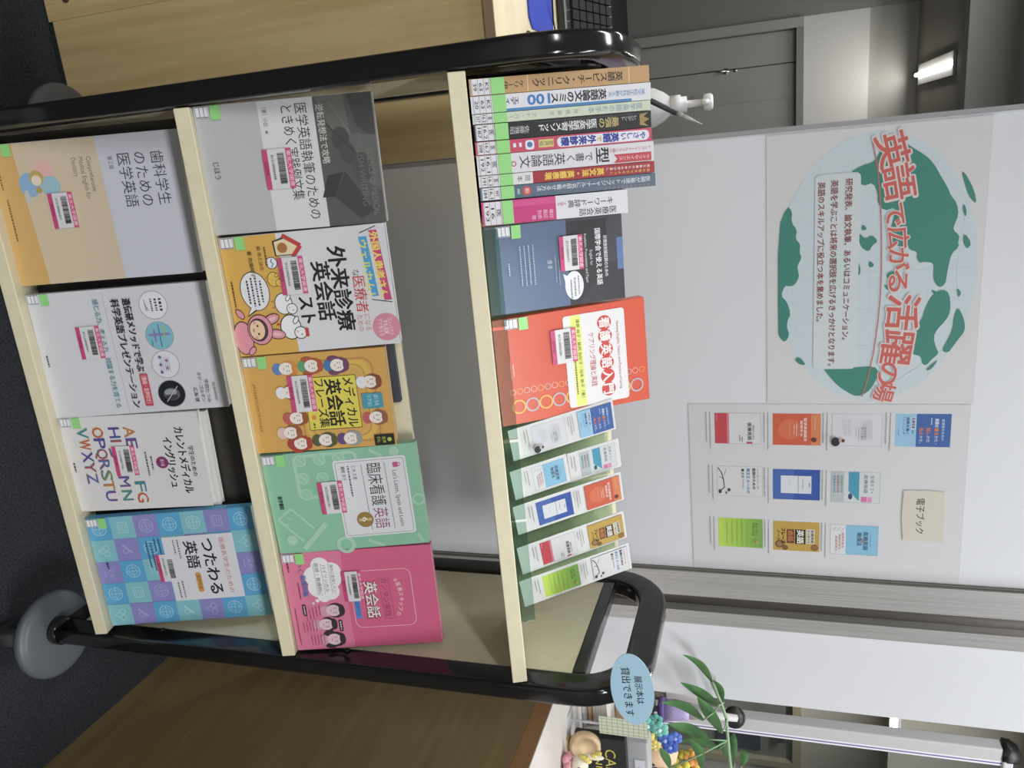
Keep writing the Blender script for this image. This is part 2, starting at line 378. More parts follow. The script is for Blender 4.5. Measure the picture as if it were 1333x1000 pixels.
# on the desk: mouse pad, mouse, keyboard, cables, pump bottle, glass pen
b = MB(); b.prism([(-.40, .575), (-.128, .575), (-.112, .592), (-.112, .735), (-.40, .735)], .8122, .815, M('#2f45b8', 'matte'))
tag(b.build('mouse_pad'), 'blue mouse pad on the desk behind the cart frame', 'mouse pad')
e = empty('computer_mouse', loc=(-.205, .640, .8152)); tag(e, 'small black computer mouse on the blue pad', 'mouse')
b = MB(); b.ball((0, 0, .014), (.026, .040, .0135), M('#1c1c20', 'satin')); b.build('shell', e)
b = MB(); b.tube([(0, .035, .016), (.02, .06, .01), (.05, .075, .006), (.065, .09, .002), (.08, .098, .002)], .0016, BLACK, 6); b.build('cord', e)
KX = Matrix.Translation((-.40, .80, .822)) @ Matrix.Rotation(R(14), 4, 'X')
e = empty('keyboard', KX); tag(e, 'black tilted keyboard at the back of the desk', 'keyboard')
b = MB(); b.box((-.25, -.02, -.006), (.285, .20, .012), M('#232326', 'satin'), bev=.004); b.build('case', e)
b = MB()
for r_ in range(6):
    for c_ in range(26):
        x = -.24+c_*.0198; b.box((x, .004+r_*.031, .0122), (x+.0168, .030+r_*.031, .0175), M('#18181a', 'matte'))
b.build('keys', e)
for i, (pp, col) in enumerate(((((-.30, 1.18, .815), (-.18, 1.19, .815), (-.135, 1.16, .83), (-.12, 1.12, .855), (-.13, 1.24, .86), (-.16, 1.30, .80)), '#d9d3c6'), (((-.36, 1.24, .8155), (-.10, 1.245, .8155), (-.03, 1.22, .8155), (.02, 1.25, .8155)), '#1d1d1f'))):
    b = MB(); b.tube(pp, .002, M(col, 'satin'), 6)
    tag(b.build('cable'), ['white cable looping at the back edge of the desk', 'black cable lying along the back edge of the desk'][i], 'cable')
e = empty('pump_bottle', loc=(.035, .62, .8122)); tag(e, 'white sanitizer pump bottle on the desk left of the whiteboard', 'bottle')
WP = M('#ecebea', 'satin')
b = MB(); b.lathe([(.0, 0), (.034, .0), (.036, .006), (.036, .155), (.035, .175), (.031, .198), (.023, .213), (.016, .222), (.0155, .224)], WP); b.build('body', e)
b = MB(); b.lathe([(.0362, .05), (.0364, .052), (.0364, .158), (.0362, .160)], M('#b9aac6', 'film')); b.build('bottle_label', e)
b = MB(); b.lathe([(.0165, .2245), (.0165, .24), (.013, .2405), (.013, .250), (.006, .2505), (.006, .277), (.0125, .278), (.0135, .281), (.0135, .290), (.010, .293)], WP, seg=20); b.tube([(0, 0, .285), (.0, -.03, .285), (.0, -.04, .279)], .0045, WP, 8); b.build('pump_head', e)
e = empty('glass_pen', loc=(.033, .5, 1.02)); tag(e, 'dark pen with clear pointed tip leaning beside the pump bottle', 'pen')
b = MB(); b.tube([(-.135, .06, -.2075), (-.02, .01, -.03), (.0175, 0, .037)], .0045, M('#26262a', 'satin')); b.build('barrel', e)
b = MB(); b.tube([(.0175, 0, .037), (.0222, 0, .046)], .0036, M('#9fa3a0', 'gloss')); b.lathe([(.0036, 0), (.0028, .012), (.0012, .024), (.0003, .034)], M('#c9cfca', 'gloss'), Matrix.Translation((.0222, 0, .046)) @ Matrix.Rotation(R(28), 4, 'Y'), 10); b.build('tip', e)

# ------------------------------------------------------------ right counter
e = empty('counter', loc=(1.3, .2, 0)); tag(e, 'brown wooden counter with pale grey top right of the cart', 'counter')
def cb(p): return [(x-1.3, y-.2) for x, y in p]
foot = [(1.022, -.45), (2.1, -.45), (2.1, .76), (1.135, .76), (1.135, .462), (1.022, .462)]
b = MB(); b.prism(cb([(1.0222, -.448), (2.098, -.448), (2.098, .758), (1.137, .758), (1.137, .460), (1.0222, .460)]), .055, .796, BROWN_WOOD); b.build('carcass', e)
b = MB(); b.prism(cb([(1.024, -.446), (2.096, -.446), (2.096, .756), (1.139, .756), (1.139, .458), (1.024, .458)]), 0, .052, BROWN_WOOD); b.build('plinth', e)
b = MB(); b.prism(cb(foot), .7965, .8255, noise_mat('counter_edge', '#9c6b30', '#ab7a3c', 3, .35, stretch=(1, 1, 10))); b.build('edge_band', e)
b = MB(); b.prism(cb([(1.0225, -.4495), (2.0995, -.4495), (2.0995, .7595), (1.1355, .7595), (1.1355, .4615), (1.0225, .4615)]), .8257, .8275, M('#c9c1bb', 'satin')); b.build('top', e)

# ------------------------------------------------------------ the book cart
W = .74; SH = {1: .1984, 2: .5327, 3: .8761}; LT = 15      # clear width, lip heights, shelf tilt
e = empty('book_cart', loc=(W/2, .15, 0)); tag(e, 'cream display book cart with black tube frame and three sloping shelves', 'book cart')
CX, CY = W/2, .15
def arc(cy, cz, r, a0, a1, n=8): return [(cy+r*math.cos(R(a0+(a1-a0)*i/n)), cz+r*math.sin(R(a0+(a1-a0)*i/n))) for i in range(n+1)]
def rsec(a, b, r, n=4):
    pts = []
    for cx, cy, a0 in ((a-r, b-r, 0), (-a+r, b-r, 90), (-a+r, -b+r, 180), (a-r, -b+r, 270)):
        for k in range(n+1): t = R(a0+90*k/n); pts.append((cx+r*math.cos(t), cy+r*math.sin(t)))
    return pts
for X in (-.014, W+.014):
    x = X-CX
    yz = [(.02, .105), (.02, .5)] + arc(.095, .951, .075, 180, 90) + arc(.215, .951, .075, 90, 0) + [(.29, .5), (.29, .105)]
    b = MB(); b.sweep([(x, y-CY, z) for y, z in yz], rsec(.013, .0195, .006), TUBE); b.build('tube_frame', e)
    b = MB(); b.box((x-.011, .041-CY, .098), (x+.011, .269-CY, .138), TUBE, bev=.004); b.build('bottom_rail', e)
    b = MB(); b.box((x-.009, .041-CY, .1385), (x+.009, .269-CY, .944), CREAM); b.build('side_panel', e)
    b = MB(); b.box((x-.0115, .0408-CY, .9445), (x+.0115, .2692-CY, .962), M('#2a2a2d', 'gloss'), bev=.003); b.build('panel_trim', e)
    for yy in (.02, .285):
        cst = MB(); cst.lathe([(.0, .076), (.058, .076), (.066, .079), (.070, .085), (.070, .091), (.066, .096), (.056, .0985), (.024, .0995)], M('#555a62', 'satin'), Matrix.Translation((x + (.008 if x > 0 else -.008), yy-CY, 0)), 40)
        bo = cst.build('bumper_disc', e)
        c2 = MB(); c2.lathe([(.0225, .0997), (.0225, .112), (.017, .115)], BLACK, Matrix.Translation((x, yy-CY, 0)), 20); c2.build('collar', bo)
        c3 = MB(); T = Matrix.Translation((x, yy-CY-.012, .033)) @ Matrix.Rotation(R(90), 4, 'Y')
        c3.lathe([(.012, -.0125), (.029, -.0125), (.033, -.009), (.033, .009), (.029, .0125), (.012, .0125)], M('#3c3f43', 'satin'), T, 28); c3.build('caster_wheel', e)
        c4 = MB(); c4.box((x-.018, yy-CY-.026, .03), (x-.0145, yy-CY+.012, .073), M('#8b8d90', 'metal')); c4.box((x+.0145, yy-CY-.026, .03), (x+.018, yy-CY+.012, .073), M('#8b8d90', 'metal')); c4.box((x-.018, yy-CY-.026, .0731), (x+.018, yy-CY+.012, .0758), M('#8b8d90', 'metal')); c4.build('caster_fork', e)
ct, st = math.cos(R(LT)), math.sin(R(LT)); LT3 = 21
def ledge(z, depth, d0=0.0, tilt=LT):
    b = MB(); T = Matrix.Translation((0, -CY, z)) @ Matrix.Rotation(R(-tilt), 4, 'X')
    b.box((-CX+.0006, d0, 0), (CX-.0006, depth, .019), CREAM, T, bev=.0012)
    return b
ledge(SH[1], .075).build('shelf', e); ledge(SH[2], .060).build('shelf', e); ledge(SH[3], .158, 0, LT3).build('shelf', e)
def backboard(z, d, h, th, mt, nm, x0=0.0008, x1=W-.0008):
    p = Vector((0, .019*st+d*ct, z+.019*ct-d*st)); T = Matrix.Translation((0, p.y-CY, p.z)) @ Matrix.Rotation(R(90-LT), 4, 'X')
    b = MB(); b.box((x0-CX, .0006, -th), (x1-CX, h, 0), mt, T); b.build(nm, e)
backboard(SH[1], .047, .285, .010, M('#2b2622', 'satin'), 'back_board')  # board added, its dark colour standing for the deep shade behind the books
backboard(SH[2], .036, .203, .006, CREAM, 'back_board')
T = Matrix.Translation((0, -CY, 0)) @ lean_matrix((0, .112, .8585), 33)
b = MB(); b.box((.0008-CX, -.004, -.0385), (.676-CX, .164, -.0325), CREAM, T); b.build('back_board', e)
for yy, zz in ((.0395, .62), (.0395, .30)):
    b = MB(); b.lathe([(.004, 0), (.004, .002)], M('#3a3a3c', 'metal'), Matrix.Translation((W+.0006-CX, .03-CY, zz)) @ Matrix.Rotation(R(-90), 4, 'Y'), 12); b.build('screw', e)

# oval loan notice stuck on the right frame bend
T = lean_matrix((.7255, -.004, 1.0315), 4, 3.0)
e = empty('oval_notice', T); tag(e, 'pale blue oval loan notice card on the right bend of the cart frame', 'sign')
b = MB(); n = 48; b.prism([(.0505*math.cos(2*math.pi*i/n), .0262*math.sin(2*math.pi*i/n)) for i in range(n)], -.0012, 0, M('#a9d3ea', 'paper'))
c = Canvas(b, .1, .052, .0002, 'paper', -.05, -.026)
c.text('展示本は', .30, .66, .20, '#1c2226', w=.40, bold=.012); c.text('貸出できます', .18, .38, .23, '#1c2226', w=.70, bold=.012)
b.build('card', e)

# ------------------------------------------------------------ library stickers
def barcode(parent, w, h, x, y, z, number='01210000427', plain=False):
    """pink-banded library barcode sticker; x, y = lower left corner on the cover in metres"""
    b = MB(); b.box((x, y, z), (x+w, y+h, z+.0003), M('#dcdbdf', 'film')); c = Canvas(b, w, h, z+.00035, 'film', x, y)
    if not plain:
        c.rect(0, .80, 1, 1, '#d8457f'); c.rect(0, 0, 1, .18, '#d23f7c')
        c.text('東北大学図書', .05, .90, .16, '#f6dbe6', w=.9, bold=.012); c.text('医学分館', .30, .09, .12, '#5c1a3e', w=.34)
    rnd = random.Random(number); p = .10
    while p < .88:
        l = rnd.choice((.008, .008, .014, .02)); c.rect(p, .50, min(p+l, .9), .74, '#2b2a2e'); p += l+rnd.choice((.007, .007, .013))
    c.text(number, .14, .34, .13, '#5a5a60', w=.62)
    return b.build('barcode_sticker', parent)
def call_label(parent, z, lines=None, w=.013, h=.017, x=.0, y=.002, gy=.0205, gw=.016):
    b = MB(); b.box((x, y, z), (x+w, y+h, z+.0002), M('#e3e2e6', 'film')); c = Canvas(b, w, h, z+.00025, 'film', x, y)
    c.rect(.03, .04, .97, .96, '#4a5578'); 
    for k in range(3): c.rect(.09, .08+.3*k, .91, .34+.3*k, '#e6e5e9')
    if lines:
        for k, t in enumerate(lines): c.text(t, .5, .80-.3*k, .27, '#23232a', al='c', w=min(.2*len(t)+.1, .75), bold=.01)
    b.build('call_number_label', parent)
    b = MB(); b.box((x, gy, z), (x+gw, gy+.012, z+.00025), M('#90dd7c', 'film')); b.build('green_tape', parent)

# ------------------------------------------------------------ face-out books
def shelf_point(s, x, d, sy):
    """front corner of a book standing d behind the lip of shelf s, lifted sy along its cover"""
    y = .019*st+d*ct + sy*st; z = SH[s]+.019*ct-d*st + sy*ct
    return Vector((x, y, z))
def face_book(mtx, w, h, th, col, art, label, group, number='01210000427', fin='film', sticker=None, lab=True, back=None, edge='#dedbd2', name='book', lab_kw={}, hid=0):
    e = empty(name, mtx); tag(e, label, 'book', group)
    b = MB(); cm = M(col, fin); t = .0006
    b.box((0, -hid, -t), (w, h, 0), cm); b.box((0, -hid, -th), (w, h, -th+t), M(back or col, fin)); b.box((-.0004, -hid, -th), (.0002, h, 0), cm)
    if art: art(Canvas(b, w, h, .0001, fin))
    b.build('cover', e)
    b = MB(); b.box((.0006, .0012-hid, -th+t+.0002), (w-.0012, h-.0012, -t-.0002), M(edge, 'matte')); b.build('page_block', e)
    if sticker: barcode(e, sticker[2], sticker[3], sticker[0], sticker[1], .0022, number)
    if lab: call_label(e, .0022, **lab_kw)
    return e

def person_head(c, x, y, r, hair, skin='#f3ece4', cloth='#e8e8ec', style=0):
    c.ell(x, y-r*.95, r*.85, cloth, r*.75); c.ell(x, y+r*.12, r*1.12, hair, r*1.22 if style != 2 else r*1.0)
    if style == 1: c.ell(x-r*.95, y-r*.5, r*.42, hair, r*.8); c.ell(x+r*.95, y-r*.5, r*.42, hair, r*.8)
    c.ell(x, y-r*.12, r*.86, skin, r*.98); c.ell(x, y+r*.72, r*.86, hair, r*.42)
    for sx in (-1, 1): c.ell(x+sx*r*.34, y-r*.05, r*.07, '#2a2024', r*.09); c.line([(x+sx*r*.2, y+r*.22*c.w/c.h), (x+sx*r*.48, y+r*.22*c.w/c.h)], r*.07, '#3a2a28')
    c.line([(x-r*.18, y-r*.5*c.w/c.h), (x+r*.18, y-r*.5*c.w/c.h)], r*.08, '#a85050')

def art_dental(c):
    c.poly([(0, 0), (1, 0), (1, .165), (0, .13)], '#dcae5e'); c.poly([(0, .13), (1, .165), (1, .58), (0, .57)], '#d9c5a6')
    c.text('歯科学生', .13, .875, .075, '#3a3c48', w=.37); c.text('のための', .13, .785, .075, '#3a3c48', w=.37); c.text('医学英語', .13, .70, .075, '#3a3c48', w=.37)
    c.text('第２版', .14, .63, .028, '#55565e', w=.09)
    c.text('Comprehensive', .13, .52, .036, '#77716a', w=.24); c.text('Medical English for', .13, .48, .036, '#77716a', w=.29); c.text('Dentistry', .13, .44, .036, '#77716a', w=.13)
    c.ell(.20, .27, .075, '#e8b7ae'); c.ell(.31, .29, .072, '#9cc4d2'); c.ell(.29, .18, .085, '#8db6dc', .075); c.ell(.245, .225, .052, '#c3a958'); c.ell(.262, .222, .036, '#f1dcc6'); c.ell(.33, .225, .022, '#b9a24e')
    c.ell(.37, .155, .05, '#c8c8c8', .02)
    c.greek(.14, .035, .17, .014, '#7a6034'); c.greek(.38, .045, .30, .014, '#7a6034')
def art_genetics(c):
    c.line([(.03, .42), (1, .43)], .004, '#b7b8bd')
    for x, col in ((.15, '#eceaf0'), (.39, '#7fc3d6'), (.62, '#e4e4ec'), (.86, '#1c1c24')):
        c.ell(x, .69, .112, '#9a9aa6'); c.ell(x, .69, .107, col)
    for k, yy in enumerate((.71, .685, .66)): c.greek(.10, yy+.02, .10, .022-.004*k, '#33333c', word=.6)
    for k in range(3): c.line([(.10+.02*k, .645), (.19, .645+.008*k)], .004, '#77727f')
    c.rect(.34, .66, .44, .67, '#8a7fb6'); c.rect(.30, .69, .48, .696, '#3f7d9a'); c.rect(.37, .63, .39, .75, '#8d86c0'); c.rect(.31, .715, .40, .722, '#b6c957'); c.rect(.42, .64, .47, .648, '#5aa39a')
    for k in range(5): c.ell(.56+.03*k, .665+.018*((k*2) % 4), .012, ['#6a6cae', '#b070a8'][k % 2]); c.greek(.56, .69+.013*(k-2), .12, .004, '#8f8fa8')
    c.ell(.86, .695, .052, '#5c6068', .066); c.ell(.845, .69, .026, '#9aa0a6', .05); c.ell(.885, .69, .022, '#3c4048', .05); c.line([(.80, .735), (.92, .66)], .006, '#c2c6ca')
    c.text('遺伝研メソッドで学ぶ', .08, .55, .050, '#17171c', w=.58, bold=.02); c.text('科学英語プレゼンテーション', .08, .485, .052, '#17171c', w=.87, bold=.02)
    c.rrect(.68, .533, .945, .58, .012, '#d34a5c'); c.text('［動画・音声付き］', .70, .557, .032, '#f5dfe2', w=.22, bold=.01)
    c.text('感じる力、考える力、討論する力を育てる', .07, .38, .036, '#3a8fa2', w=.87, bold=.012)
    c.text('国立遺伝学研究所', .79, .94, .016, '#4a4a52', w=.15); c.text('平田たつみ', .76, .90, .026, '#33333a', w=.19); c.text('タジ・ゴルマン', .70, .868, .026, '#33333a', w=.24); c.text('広海 健', .82, .832, .026, '#33333a', w=.12)
    c.greek(.48, .04, .09, .016, '#55555c')
def art_alphabet(c):
    cols = ['#b0454f', '#3f6fb0', '#6f9a4a', '#c48a2c', '#7a4a90', '#2f8a9a', '#c4562f', '#4a4f9a']
    k = 0
    for row, y, xs in (('AEFG', .495, (.12, .24, .70, .82)), ('HIJKLMN', .385, (.12, .25, .33, .43, .53, .64, .79)), ('OPQRSTU', .265, (.11, .225, .335, .45, .565, .67, .79)), ('VWXYZ', .155, (.11, .23, .36, .47, .59))):
        for ch, x in zip(row, xs):
            wd = .11 if ch not in 'I' else .02
            c.text(ch, x, y, .115, cols[k % 8], w=wd, bold=.012); c.text(ch, x+.006, y+.004, .112, cols[(k+3) % 8], w=wd*.96, bold=-.012); k += 1
    c.text('学生のための', .35, .915, .042, '#2a2a30', w=.32, bold=.01); c.text('カレントメディカル', .15, .85, .075, '#17171c', w=.70, bold=.02); c.text('イングリッシュ', .25, .755, .075, '#17171c', w=.53, bold=.02)
    c.ell(.51, .69, .062, '#8c2f6a'); c.text('第５版', .475, .69, .03, '#f0dbe8', w=.075)
    c.greek(.44, .615, .14, .018, '#55555c'); c.greek(.39, .58, .25, .018, '#55555c'); c.greek(.47, .045, .10, .02, '#3a3a40')
def icon(c, kind, x, y, r, col):
    q = c.w/c.h
    if kind == 0:
        c.ring(x, y, r, r*.14, col); c.line([(x-r, y), (x+r, y)], r*.12, col); c.line([(x, y-r*q), (x, y+r*q)], r*.12, col)
        c.ring(x, y, r*.62, r*.10, col)
    elif kind == 1:
        c.line([(x-r*.7, y+r*.7*q), (x+r*.6, y-r*.6*q)], r*.5, col); c.line([(x+r*.6, y-r*.6*q), (x+r, y-r*q)], r*.12, col)
    elif kind == 2:
        c.ring(x-r*.45, y+r*.3*q, r*.45, r*.13, col); c.ring(x+r*.45, y+r*.3*q, r*.45, r*.13, col); c.line([(x-r*.4, y-r*.1*q), (x, y-r*.9*q), (x+r*.4, y-r*.1*q)], r*.14, col)
    elif kind == 3:
        c.rframe(x-r*.8, y-r*.7*q, x+r*.8, y+r*.7*q, r*.1, r*.13, col, kind3[0]); 
        for k in (-1, 0, 1): c.line([(x-r*.5, y+k*r*.35*q), (x+r*.5, y+k*r*.35*q)], r*.12, col)
    elif kind == 4:
        c.text('文A', x-r*.8, y+r*.2*q, r*1.2*q, col, w=r*1.6); c.line([(x-r*.6, y-r*.7*q), (x+r*.6, y-r*.7*q)], r*.12, col)
    else:
        c.line([(x-r*.7, y-r*.6*q), (x+r*.5, y+r*.6*q)], r*.3, col); c.ring(x+r*.2, y-r*.3*q, r*.4, r*.12, col)
kind3 = ['#52a5cf']
def art_tiles(c):
    pal = {'b': '#4fa9da', 't': '#7cc3d0', 'p': '#8c8acd'}
    rows = ['btpbtpb', 'tpbxxxt', 'pbtxxxp', 'btpxxxb', 'tpbtpbt']           # columns left to right, each read from the bottom up
    rows = ['btpbtpb', 'tpbtpbt', 'pbtpbtp', 'btpbtpb', 'tpbtpbt']
    for i in range(5):
        for j in range(7):
            k = rows[i][j]; x0, y0 = i/5, j/7; c.rect(x0, y0, x0+.2, y0+1/7, pal[k]); kind3[0] = pal[k]
            icon(c, (i*2+j*3) % 6 if k != 'b' or (i+j) % 3 else 0, x0+.1, y0+.071, .062, {'b': '#93cde6', 't': '#a5d5da', 'p': '#a9a8da'}[k])
    c.rect(.21, .435, .805, .862, '#dfdfe6')
    c.text('医療系学生のための', .25, .79, .034, '#c8705a', w=.51, bold=.008); c.text('つたわる', .25, .70, .092, '#1c1c24', w=.51, bold=.022); c.text('英語', .26, .595, .085, '#1c1c24', w=.25, bold=.022)
    c.rrect(.55, .588, .735, .622, .02, '#d99a3a'); c.text('音声付き', .575, .605, .026, '#5a3a10', w=.13)
    c.greek(.24, .525, .17, .013, '#66666e'); c.greek(.24, .50, .13, .013, '#66666e'); c.greek(.62, .50, .16, .013, '#66666e'); c.greek(.63, .475, .15, .013, '#66666e')
    for k, (x, l) in enumerate(((.22, .14), (.22, .11), (.25, .26), (.24, .24))): c.greek(x, .415-.025*k, l, .014, '#2c5f8a')
    c.greek(.40, .075, .06, .018, '#33406a')
def art_grey(c):
    c.rect(0, .36, 1, .672, '#dddde0'); c.rect(0, .672, 1, 1, '#5b5b59')
    c.poly([(0, .68), (.36, .79), (.30, .86), (0, .84)], '#6d6c69'); c.poly([(0, .86), (.25, .90), (.35, 1), (0, 1)], '#4a4a49'); c.poly([(.30, .84), (.62, .86), (.75, 1), (.32, 1)], '#686866')
    c.ell(.33, .80, .09, '#49494a', .07); c.ell(.44, .83, .085, '#4e4e4e', .06); c.ell(.56, .90, .12, '#525251', .08); c.line([(.18, .71), (.52, .92)], .012, '#434343'); c.line([(.05, .76), (.30, .86)], .01, '#7a7a77')
    c.poly([(.58, .80), (.77, .725), (.96, .86), (.90, .94), (.62, .82)], '#454546'); c.poly([(.585, .79), (.60, .70), (.77, .655), (.77, .725)], '#3c3c3d')
    c.text('SCIENCE OF MEDICAL', .42, .955, .05, '#7d7d7a', w=.52); c.text('ENGLISH WRITING', .30, .90, .05, '#747471', w=.56)
    c.text('逆転発想法で攻略', .06, .705, .047, '#dcdcd8', w=.45, bold=.004)
    c.text('医学英語執筆のための', .04, .60, .076, '#33333a', w=.89); c.text('ときめく実践例文集', .05, .52, .076, '#33333a', w=.72)
    c.text('［著］小出', .05, .395, .03, '#66666c', w=.14); c.ell(.235, .393, .012, '#8a8a90')
    c.text('じほう', .43, .075, .042, '#44444a', w=.13, bold=.01)
def chicken(c, x, y, r, comb='#c83a34', body='#eeeef0', flip=1):
    c.ell(x, y, r*1.08, '#2b2626', r*.90); c.ell(x, y, r, body, r*.82); c.ell(x+flip*r*.55, y+r*.55, r*.55, '#2b2626'); c.ell(x+flip*r*.55, y+r*.55, r*.48, body)
    if comb:
        for k in (-1, 0, 1): c.ell(x+flip*r*(.55+.22*k), y+r*.95, r*.17, comb)
    c.ell(x+flip*r*.7, y+r*.62, r*.06, '#2a2024'); c.ell(x+flip*r*.42, y+r*.38, r*.1, '#eebcc4'); c.ell(x-flip*r*.55, y+r*.38, r*.38, '#2b2626', r*.22, rot=-35*flip); c.ell(x-flip*r*.55, y+r*.38, r*.31, body, r*.16, rot=-35*flip)
    for k in (-.3, .3): c.line([(x+r*k, y-r*.55), (x+r*k, y-r*.85)], r*.14, '#d0762f' if not comb else '#c83a34')
def art_welcome(c):
    c.poly([(0, 0), (1, 0), (1, .37), (0, .345)], '#e0ad3e')
    c.line([(.06, .845), (.015, .945)], .008, '#3a3a3e'); c.line([(.61, .865), (.645, .985)], .008, '#3a3a3e')
    c.poly([(.045, .90), (.625, .94), (.625, .985), (.045, .95)], '#d6407a'); c.text('外国人患者さん', .06, .925, .056, '#f2e04a', w=.54, bold=.03, rot=2.5)
    c.poly([(.09, .835), (.585, .87), (.585, .91), (.09, .885)], '#3fa4dc'); c.text('ウェルカム！', .12, .855, .056, '#e9e04e', w=.45, bold=.03, rot=2.5)
    c.text('な', .35, .79, .048, '#5a5a60', w=.06); c.text('医療者', .41, .80, .084, '#cf3b3b', w=.30, bold=.012); c.text('になる', .73, .82, .042, '#d07a68', w=.14); c.text('ための', .73, .775, .042, '#d07a68', w=.14)
    c.text('外来診療', .15, .69, .118, '#17171c', w=.70, bold=.028); c.text('英会話', .26, .58, .118, '#17171c', w=.49, bold=.028); c.text('スト', .54, .462, .105, '#17171c', w=.22, bold=.028)
    c.ell(.85, .93, .118, '#e08aa0'); c.text('コンパクト', .775, .955, .03, '#f6e6ea', w=.15); c.text('でも充実', .79, .925, .034, '#f6e6ea', w=.12, bold=.01); c.text('すぐ使える', .775, .895, .03, '#f6e6ea', w=.15)
    c.poly([(.06, .32), (.185, .325), (.185, .44), (.115, .485), (.03, .40)], '#2b2626'); c.poly([(.068, .33), (.178, .333), (.178, .43), (.115, .47), (.045, .40)], '#ecd9a8'); c.line([(.02, .385), (.115, .485), (.20, .43)], .035, '#c83a34'); c.ell(.12, .375, .042, '#b5722e')
    c.ell(.235, .295, .05, '#2b2626'); c.ell(.235, .295, .044, '#eeeef0'); c.line([(.20, .30), (.225, .29), (.24, .305), (.27, .292)], .008, '#3f6fb0')
    chicken(c, .37, .29, .058, None, '#e7bd3c'); chicken(c, .58, .325, .085, None, flip=1); chicken(c, .78, .345, .10)
    c.ell(.455, .165, .165, '#2b2626', .122, rot=6); c.poly([(.57, .13), (.665, .092), (.61, .165)], '#2b2626'); c.ell(.455, .165, .159, '#e8e8ec', .116, rot=6); c.poly([(.57, .135), (.65, .10), (.60, .16)], '#e8e8ec')
    for k, (x, l) in enumerate(((.37, .18), (.34, .24), (.34, .24), (.36, .20))): c.greek(x, .205-.026*k, l, .016, '#33333a')
    # figure in a pink rabbit hood
    c.ell(.84, .045, .145, '#3a2226', .085); c.ell(.84, .045, .138, '#e894a4', .078)
    for x, y, ro in ((.70, .235, 20), (.83, .255, -12)): c.ell(x, y, .043, '#3a2226', .075, rot=ro); c.ell(x, y, .036, '#e894a4', .068, rot=ro); c.ell(x, y, .016, '#f2b8c2', .045, rot=ro)
    c.ell(.78, .155, .132, '#3a2226', .108); c.ell(.78, .155, .125, '#e894a4', .102); c.ell(.78, .145, .100, '#4a3a3c', .082); c.ell(.78, .138, .083, '#f0cda0', .064)
    for x in (.745, .815): c.ell(x, .143, .009, '#2a2024'); c.ell(x+(-.03 if x < .78 else .03), .127, .014, '#e8a098')
    c.line([(.765, .118), (.78, .113), (.795, .118)], .008, '#a83a3a'); c.ell(.635, .05, .05, '#3a2226', .028, rot=35); c.ell(.635, .05, .043, '#e894a4', .022, rot=35); c.ell(.955, .085, .045, '#3a2226', .026, rot=-40); c.ell(.955, .085, .038, '#e894a4', .02, rot=-40)
    c.text('著 佐藤翔子', .12, .175, .028, '#4a3a1c', w=.22); c.text('絵 めとはな', .09, .235, .028, '#4a3a1c', w=.20); c.greek(.10, .27, .16, .014, '#6a5a2c'); c.greek(.36, .035, .22, .016, '#5a4a20')
def art_medical(c):
    for k, (col, t) in enumerate((('#c98a3c', .02), ('#e2b53a', .075), ('#c99a3c', .14), ('#d9b24a', .17))): 
        o = .03+t; c.rframe(.05+o*.5, .33+o*.5, .97-o*.5, .93-o*.5, .12, .018 if k != 1 else .05, col, '#dba544')
    c.rrect(.245, .40, .795, .775, .012, '#2f2a12'); c.rrect(.252, .404, .788, .771, .010, '#e3d22c')
    c.text('メディカル', .27, .715, .085, '#17171c', w=.51, bold=.018); c.text('英会話', .28, .605, .12, '#17171c', w=.48, bold=.028); c.text('フレーズ集', .27, .512, .078, '#17171c', w=.50, bold=.018)
    c.ell(.66, .443, .025, '#e08a3a'); c.greek(.72, .437, .05, .02, '#4a4420')
    hs = [(.14, .31, '#d98a2c', 0), (.13, .49, '#b5562c', 1), (.14, .67, '#74406a', 1), (.33, .88, '#8a4a2c', 0), (.70, .89, '#9a5a3a', 0), (.90, .69, '#9a9a98', 0), (.90, .51, '#5a5a30', 0), (.92, .33, '#b0402c', 1), (.80, .27, '#a05a2c', 0), (.65, .33, '#a0522c', 0), (.38, .31, '#7a4a2c', 0)]
    cl = ['#5a86c0', '#5aa070', '#3a7ab0', '#e8e8ec', '#c85a5a', '#6a4a80', '#5a5a3a', '#b03a3a', '#e8c0b0', '#c85a5a', '#e8e8ec']
    for (x, y, hc, stl), k in zip(hs, cl): person_head(c, x, y, .072, hc, '#f0e6dc', k, stl)
    c.rrect(.445, .80, .60, .945, .015, '#3b9cb4'); c.text('ぼくらの', .465, .90, .036, '#e6f2f4', w=.11); c.text('リアル！', .465, .85, .036, '#e6f2f4', w=.11)
    c.rect(.878, .85, .992, .99, '#1e1c18'); c.ell(.935, .955, .022, '#b8c83a'); c.text('音声', .90, .915, .03, '#b8c83a', w=.07); c.text('DL', .905, .88, .03, '#b8c83a', w=.06)
    c.text('メディカルサイエンスインターナショナル', .27, .06, .026, '#5a4420', w=.50)
